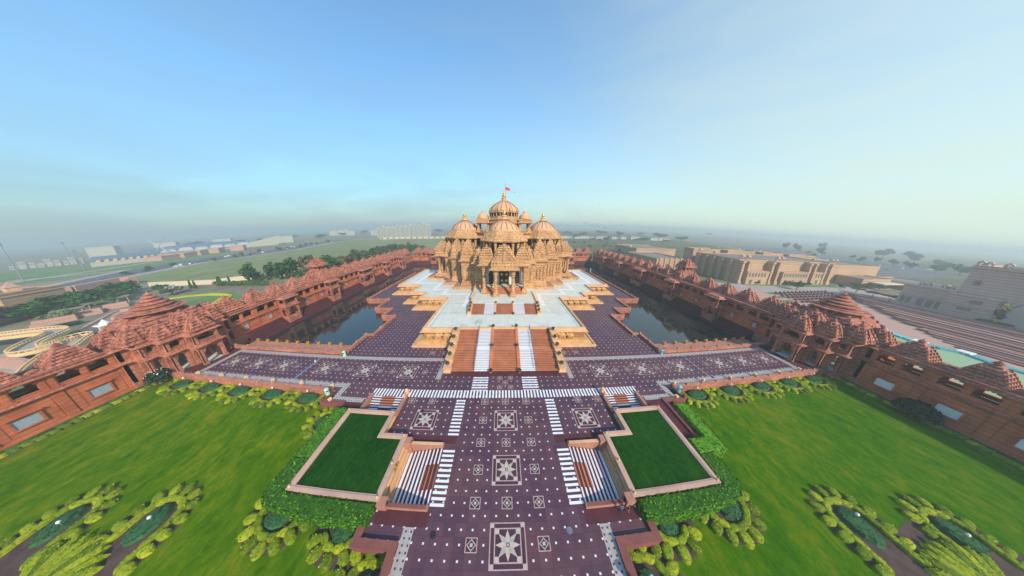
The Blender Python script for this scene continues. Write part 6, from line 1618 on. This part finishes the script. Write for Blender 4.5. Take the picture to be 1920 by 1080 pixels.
# trees on the right
for i, (k, x, y, r, h, d) in enumerate((('green', 178.6, 80, 4.2, 5.6, 'big round bright green tree in front of the long hall'), ('umb', 220, 73, 3.2, 4, 'first umbrella shaped tree on the grey forecourt'), ('umb', 217.6, 65.5, 3.2, 3.9, 'middle umbrella shaped tree on the grey forecourt'),
        ('umb', 214.7, 58.4, 3.0, 4.4, 'umbrella shaped tree nearest the arch building'), ('wild', 226, 82.5, 2.6, 3.4, 'thin small tree at the corner of the long hall'), ('green', 246, 84.5, 4.5, 4, 'dense green shrub row left end by the low wing'), ('green', 252, 82, 4.5, 4, 'dense green shrub mass in front of the low wing'), ('green', 259, 79, 4.0, 3.6, 'dense green shrub at the canopy end'),
        ('dark', 186, 90, 2.4, 3, 'dark bush under the hall windows, left one'), ('dark', 190, 89.5, 2.4, 3, 'dark bush under the hall windows, right one'), ('dark', 162, 92, 2.2, 2.6, 'low dark bush by the left hall wing'), ('dark', 205, 89, 2.2, 2.6, 'low dark bush by the middle hall wing'))):
    tree(k, x, y, r, h, d)
for i, (x, y, r, h) in enumerate(((690, 392, 15, 19), (683, 366, 16, 18), (662, 349, 9, 9), (690, 330, 13, 13), (715, 338, 12, 16), (642, 300, 10, 10), (980, 470, 22, 24), (611, 219, 10, 10), (584, 192, 11, 10), (588, 182, 9, 9), (563, 170, 11, 9), (541, 145, 12, 10), (532, 128, 16, 14), (620, 236, 9, 8), (830, 296, 26, 22), (648, 261, 9, 8), (860, 270, 26, 20), (724, 200, 16, 12), (640, 168, 14, 11), (700, 160, 14, 12), (560, 215, 8, 7), (780, 240, 16, 14), (900, 330, 20, 16), (540, 260, 8, 7), (600, 300, 9, 8), (660, 130, 14, 11))):
    tree('dark', x, y, r * .48, h * 1.05, f'{(ORD + ["twenty first", "twenty second", "twenty third", "twenty fourth", "twenty fifth", "twenty sixth"])[i]} hazy round dark tree on the right plain, near to far', 'hazy trees on the right plain')
for i in range(34):
    x, y = R2.uniform(400, 700), R2.uniform(150, 420); car(i % 4 if i % 3 else 0, x, y, 'tiny parked car in the hazy car park behind the cream halls', 'cars in the hazy car park')
sheet('car_park', [(330, 110), (520, 120), (760, 260), (760, 440), (600, 440), (330, 230)], 'asphalt', G0 + 0.02)
for i in range(14):
    x, y = 110 + i * 26, 520 + R2.uniform(-20, 60); bldg('low_building', f'{ORD[i]} small pale building on the far flat land right of the temple', x, y, x + R2.uniform(10, 24), y + 9, R2.uniform(2.5, 6), 'far_white', 'far_white')
for i in range(20):
    x, y = R2.uniform(90, 420), R2.uniform(430, 760); tree('dark', x, y, R2.uniform(5, 12), R2.uniform(5, 10), 'hazy tree on the flat land right of the temple', 'hazy trees right of the temple')
for i in range(16):
    x, y = R2.uniform(95, 240), R2.uniform(190, 400); tree('wild', x, y, R2.uniform(3, 6), R2.uniform(2, 4), 'low bush on the scrub land behind the right gallery', 'bushes on the scrub land')

# ================================================================== SMALL THINGS
# golden cow spouts on the near pond ledges
def spout():
    t = thing('cow_spout', 'x', 'spout'); b = MB(); b.ball((0, 0, .55), .42, 8, 6, (.85, 1.1, 1.0)); b.lathe([(.45, 0), (.4, .12), (.25, .2)], 0, 0, 8); b.build('head', 'gold_dark', t)
    b = MB(); b.tube([(.2, 0, .85), (.42, 0, 1.05), (.34, 0, 1.35)], [.1, .08, .02], 5); b.build('horn', 'gold_dark', t)
    b = MB(); b.tube([(-.2, 0, .85), (-.42, 0, 1.05), (-.34, 0, 1.35)], [.1, .08, .02], 5); b.build('horn', 'gold_dark', t)
    b = MB(); b.tube([(0, .3, .5), (0, .62, .38), (0, .7, .3)], [.2, .13, .14], 6); b.build('snout', 'gold_dark', t); return t
base = spout(); k_ = 0
for s in (-1, 1):
    for i in range(9):
        x = s * (43.0 + i * 3.35); lab = f'{ORD[i]} golden cow head spout on the {SIDE[s]} pond ledge, counted from the walk side'
        if k_ == 0: base.location = (x, 31.1, -.55); base['label'] = lab
        else: dup(base, (x, 31.1, -.55), 0, lab)
        k_ += 1
for o in bpy.data.objects:
    if o.name.startswith('cow_spout'): o['group'] = 'golden cow head spouts on the pond ledges'
# small spouts along the stepped pond railing
sm = MB(); sm.ball((0, 0, .3), .26, 6, 4); sm.lathe([(.22, 0), (.2, .2)], 0, 0, 6); SMm = sm.mesh('small_spout', ['cream_top'])
for s in (-1, 1):
    for i in range(19): tag(inst(SMm, 'small_spout', None, (s * 57.35, 65.5 + i * 2.5, -.45), 0), f'{ORD[i]} small stone spout along the inner edge of the {SIDE[s]} pond, near to far', 'spout', 'small stone spouts along the inner pond edge')
# cream lamps on the kerb walls
lm = MB(); lm.box(-.17, -.25, 0, .17, .25, .62); lm.stack(rectp(-.22, -.3, .22, .3), [(0, .62), (.04, .7), (-.1, .78)]); LM = lm.mesh('kerb_lamp', ['lamp_cream'])
for s in (-1, 1):
    for i, (x, y, z) in enumerate([(68.0 - 6.9 * k, 16.55, 0.0) for k in range(6)] + [(31.2, 13.2, 0.0), (11.2, -7.2, .5)]):
        tag(inst(LM, 'kerb_lamp', None, (s * x, y, z), .2 * s), (f'{ORD[i]} cream box lamp along the {SIDE[s]} cross walk kerb, from the pavilion' if i < 6 else f'cream box lamp {["by the mint bin at the inner end of", "on the stepped wall at the bottom of"][i - 6]} the {SIDE[s]} side'), 'lamp', 'cream box lamps on the walls')
# bins
def bin_(x, y, z, c, label):
    t = thing('litter_bin', label, 'bin', (x, y, z), random.uniform(0, 1)); b = MB(); b.lathe([(.34, 0), (.38, .1), (.38, 1.05), (.42, 1.1), (.3, 1.35), (.08, 1.42)], 0, 0, 10); b.build('body', c, t)
    b = MB(); b.box(-.2, -.42, .85, .2, -.3, 1.05); b.build('slot', 'black', t)
bin_(-38.3, 26.4, 0, 'mint', 'mint green litter bin at the corner of the left pond railing'); bin_(38.3, 26.4, 0, 'bin_blue', 'pale blue litter bin at the corner of the right pond railing')
bin_(-32.6, 14.4, .36, 'mint', 'mint green litter bin on the short wall by the left flower bed'); bin_(32.6, 14.4, .36, 'bin_blue', 'pale blue litter bin on the short wall by the right flower bed'); bin_(12.1, -6.9, G0, 'bin_blue', 'pale blue bin cut off by the bottom edge, right of the walk')
# sprinklers / garden spikes
def spike(x, y, label):
    t = thing('garden_light', label, 'garden light', (x, y, G0)); b = MB(); b.tube([(0, 0, 0), (0, 0, 1.0)], .05, 5); b.build('stem', 'steel', t); b = MB(); b.ball((0, 0, 1.1), .18, 7, 5); b.build('head', 'marble_white', t)
for s in (-1, 1):
    xs = sorted(XL[s], reverse=True)
    for i, x in enumerate(xs): spike(s * (x + .5), 15.3, f'{ORD[i]} small white garden light behind the {SIDE[s]} row of flower beds, from the pavilion')
    spike(s * 40.3, -4.6 if s < 0 else -5.6, f'white garden light in the inner oval shrub of the {SIDE[s]} lawn'); spike(s * 50.4, -6.2 if s < 0 else -8.9, f'white garden light in the outer oval shrub of the {SIDE[s]} lawn'); spike(s * 13.1, -6.6, f'white garden light by the stepped wall at the bottom {SIDE[s]}')
# drain covers
for i, (x, y, lab) in enumerate(((-7.6, -2.9, 'round dark drain cover left of the central stars'), (6.4, -2.7, 'round grey drain cover right of the central stars'), (-34.4, 17.3, 'dark drain cover near the left end of the dotted border'), (-29.3, 19.0, 'second dark drain cover on the left cross walk'), (44.0, 17.5, 'dark drain cover on the right cross walk'), (-13.9, 12.3, 'square dark cover by the left side star'), (18.6, 34.6, 'dark spot cover on the paving right of the plinth'))):
    b = MB(); b.lathe([(.33, 0.006), (.33, .03), (.28, .034)], x, y, 12); tag(b.build('drain_cover', 'black' if i != 1 else 'steel'), lab, 'drain cover')
# easel like stands on the marble
def stand(x, y, z, label):
    b = MB()
    for a in (-.6, .6): b.tube([(a, 0, 0), (a, 0, 1.2)], .035, 4); b.tube([(a, -.35, 0), (a, .35, 0)], .03, 4)
    b.tube([(-.6, 0, 1.15), (.6, 0, 1.15)], .035, 4); b.tube([(-.6, 0, .6), (.6, 0, .6)], .03, 4); tag(b.build('barrier_stand', 'steel', None, (x, y, z)), label, 'stand')
stand(-6.8, 36.2, 3.82, 'thin metal stand alone on the marble left of the staircase top'); stand(-10.6, 33.6, 3.82, 'thin metal stand at the left top corner of the grand staircase'); stand(10.6, 33.6, 3.82, 'thin metal stand at the right top corner of the grand staircase')
stand(-7.2, 35.3, 3.82, 'second thin metal stand beside the lone one on the marble')
# golden reliefs on the planter walls facing the sunken steps
for s in (-1, 1):
    b = MB()
    for dy in (-.45, 0, .45): b.ball((s * 14.1, 3.3 + dy, .15 + (.2 if dy == 0 else 0)), .17, 6, 4, (.6, 1, 1.6))
    tag(b.build('gold_relief', 'gold'), f'small golden relief figures on the planter wall above the {SIDE[s]} sunken steps', 'relief')

# ---------------------------------------------------------------- people
def person(label, x, y, rot, top, legs, h=1.7, step=.32, sit=False):
    t = thing('person', label, 'person', (x, y, 0), rot)
    me = bpy.data.meshes.new('body'); k = h / 1.7
    V = [(0, 0, .92), (0, .02, 1.15), (0, .03, 1.38), (0, .03, 1.50), (0, .05, 1.60),
         (-.17, .02, 1.38), (-.24, -.04, 1.12), (-.22, .12, .92), (.17, .02, 1.38), (.25, .08, 1.12), (.22, .0, .9),
         (-.09, 0, .86), (-.10, step * .6, .48), (-.10, step * .5, .07), (-.10, step * .5 + .16, .03), (.09, 0, .86), (.10, -step * .3, .48), (.10, -step, .10), (.10, -step + .15, .03)]
    E_ = [(0, 1), (1, 2), (2, 3), (3, 4), (2, 5), (5, 6), (6, 7), (2, 8), (8, 9), (9, 10), (0, 11), (11, 12), (12, 13), (13, 14), (0, 15), (15, 16), (16, 17), (17, 18)]
    RD = [.15, .14, .15, .055, .10, .065, .045, .03, .065, .045, .03, .09, .06, .045, .035, .09, .06, .045, .035]
    me.from_pydata([(a * k, b_ * k, c * k) for a, b_, c in V], E_, []); o = bpy.data.objects.new('body', me); COL.objects.link(o); o.parent = t
    for m_ in (top, legs, 'skin', 'hair'): me.materials.append(MATS[m_])
    sk = o.modifiers.new('skin', 'SKIN'); sv_ = me.skin_vertices[0].data
    for i, r in enumerate(RD): sv_[i].radius = (r * k, r * k * (.72 if i < 3 else 1))
    sv_[0].use_root = True
    ss = o.modifiers.new('sub', 'SUBSURF'); ss.levels = 1; ss.render_levels = 1
    dg = bpy.context.evaluated_depsgraph_get(); em = bpy.data.meshes.new_from_object(o.evaluated_get(dg)); o.modifiers.clear(); o.data = em
    em.materials.clear()
    for m_ in (top, legs, 'skin', 'hair'): em.materials.append(MATS[m_])
    for f in em.polygons:
        z = f.center.z / k; x_ = abs(f.center.x) / k
        f.material_index = 3 if z > 1.62 or (z > 1.52 and f.center.y < .03) else 2 if z > 1.44 or (x_ > .2 and z < 1.05) else 0 if z > .9 else (1 if z > .08 else 3)
    b = MB(); b.ball((0, .04 * k, 1.64 * k), .115 * k, 8, 6, (.9, 1, 1.0)); b.build('hair', 'hair', t)
    return t
person('person in a white shirt and tan trousers walking beside the blue line', -42.4, 22.5, radians(100), 'cloth_white', 'cloth_tan', step=.36)
person('person in pale clothes walking over the left cross walk stars', -51.0, 21.4, radians(-60), 'cloth_tan', 'cloth_tan', step=.34)
person('small figure in dark clothes standing near the foot of the right sunken steps', 13.2, -1.7, radians(20), 'black', 'cloth_tan', h=1.45, step=.15)
person('small figure in grey blue clothes beside the dark one by the right planter corner', 12.4, -1.55, radians(-30), 'cloth_blue', 'bird_grey', h=1.45, step=.1)

# ---------------------------------------------------------------- birds
def bird(label, loc, rot, k=.9):
    b = MB()
    b.loops([[(0.02 * c, -.5, 0.02 * s_) for c, s_ in ((1, 0), (0, 1), (-1, 0), (0, -1))], [(.12 * c, -.15, .1 * s_) for c, s_ in ((1, 0), (0, 1), (-1, 0), (0, -1))], [(.1 * c, .2, .09 * s_) for c, s_ in ((1, 0), (0, 1), (-1, 0), (0, -1))], [(.02 * c, .48, .02 * s_) for c, s_ in ((1, 0), (0, 1), (-1, 0), (0, -1))]])
    for sx in (-1, 1):
        a, b1, c, d = (0.05 * sx, .2, .04), (.55 * sx, .25, .3), (1.05 * sx, -.1, .15), (.1 * sx, -.2, .03); b.quad(a, b1, c, d); b.quad((a[0], a[1], a[2] - .03), (d[0], d[1], d[2] - .03), (c[0], c[1], c[2] - .02), (b1[0], b1[1], b1[2] - .03))
    o = b.build('bird', 'bird_grey', None, loc); o.rotation_euler = (0, 0, rot); o.scale = (k, k, k); tag(o, label, 'bird', 'birds in the air beside the temple')
BD = [((37.3, 69, 38.2), 'lone bird high right of the temple', .55), ((31.2, 71.9, 33.2), 'topmost bird of the small flock', .5), ((32.8, 71.4, 30.9), 'left lower bird of the flock', .5), ((35.8, 70.2, 29.8), 'dark bird in the middle of the flock', .6), ((37.2, 69.5, 30.3), 'bird just right of the flock middle', .6), ((38.0, 69.1, 29.4), 'lowest dark bird of the flock', .6),
      ((40.2, 68.1, 29.2), 'rightmost bird of the flock', .55), ((30.7, 72.2, 32.2), 'faint bird at the upper left of the flock', .5), ((66.5, 47.9, 28.6), 'single bird over the scrub far right', .8), ((4.4, 76.6, 42.8), 'bird beside the main golden finial', .5), ((-13, 76.8, 33.0), 'bird between the left and main domes', .5), ((34.3, 70.9, 31.6), 'small bird above the flock middle', .4)]
for i, (l, lab, k) in enumerate(BD): bird(lab, l, i * 1.1, k)

# ================================================================== HAZE
hm = bpy.data.materials.new('haze_air'); hm.use_nodes = True; t = hm.node_tree; t.nodes.clear()
out = t.nodes.new('ShaderNodeOutputMaterial'); pv = t.nodes.new('ShaderNodeVolumePrincipled')
pv.inputs['Color'].default_value = (0.68, 0.78, 0.79, 1); pv.inputs['Density'].default_value = 0.00085; pv.inputs['Anisotropy'].default_value = 0.2
t.links.new(pv.outputs[0], out.inputs['Volume']); MATS['haze_air'] = hm
b = MB(); b.box(-5200, -5200, -4.4, 5200, 5200, 52); o = b.build('haze', 'haze_air'); o['kind'] = 'stuff'
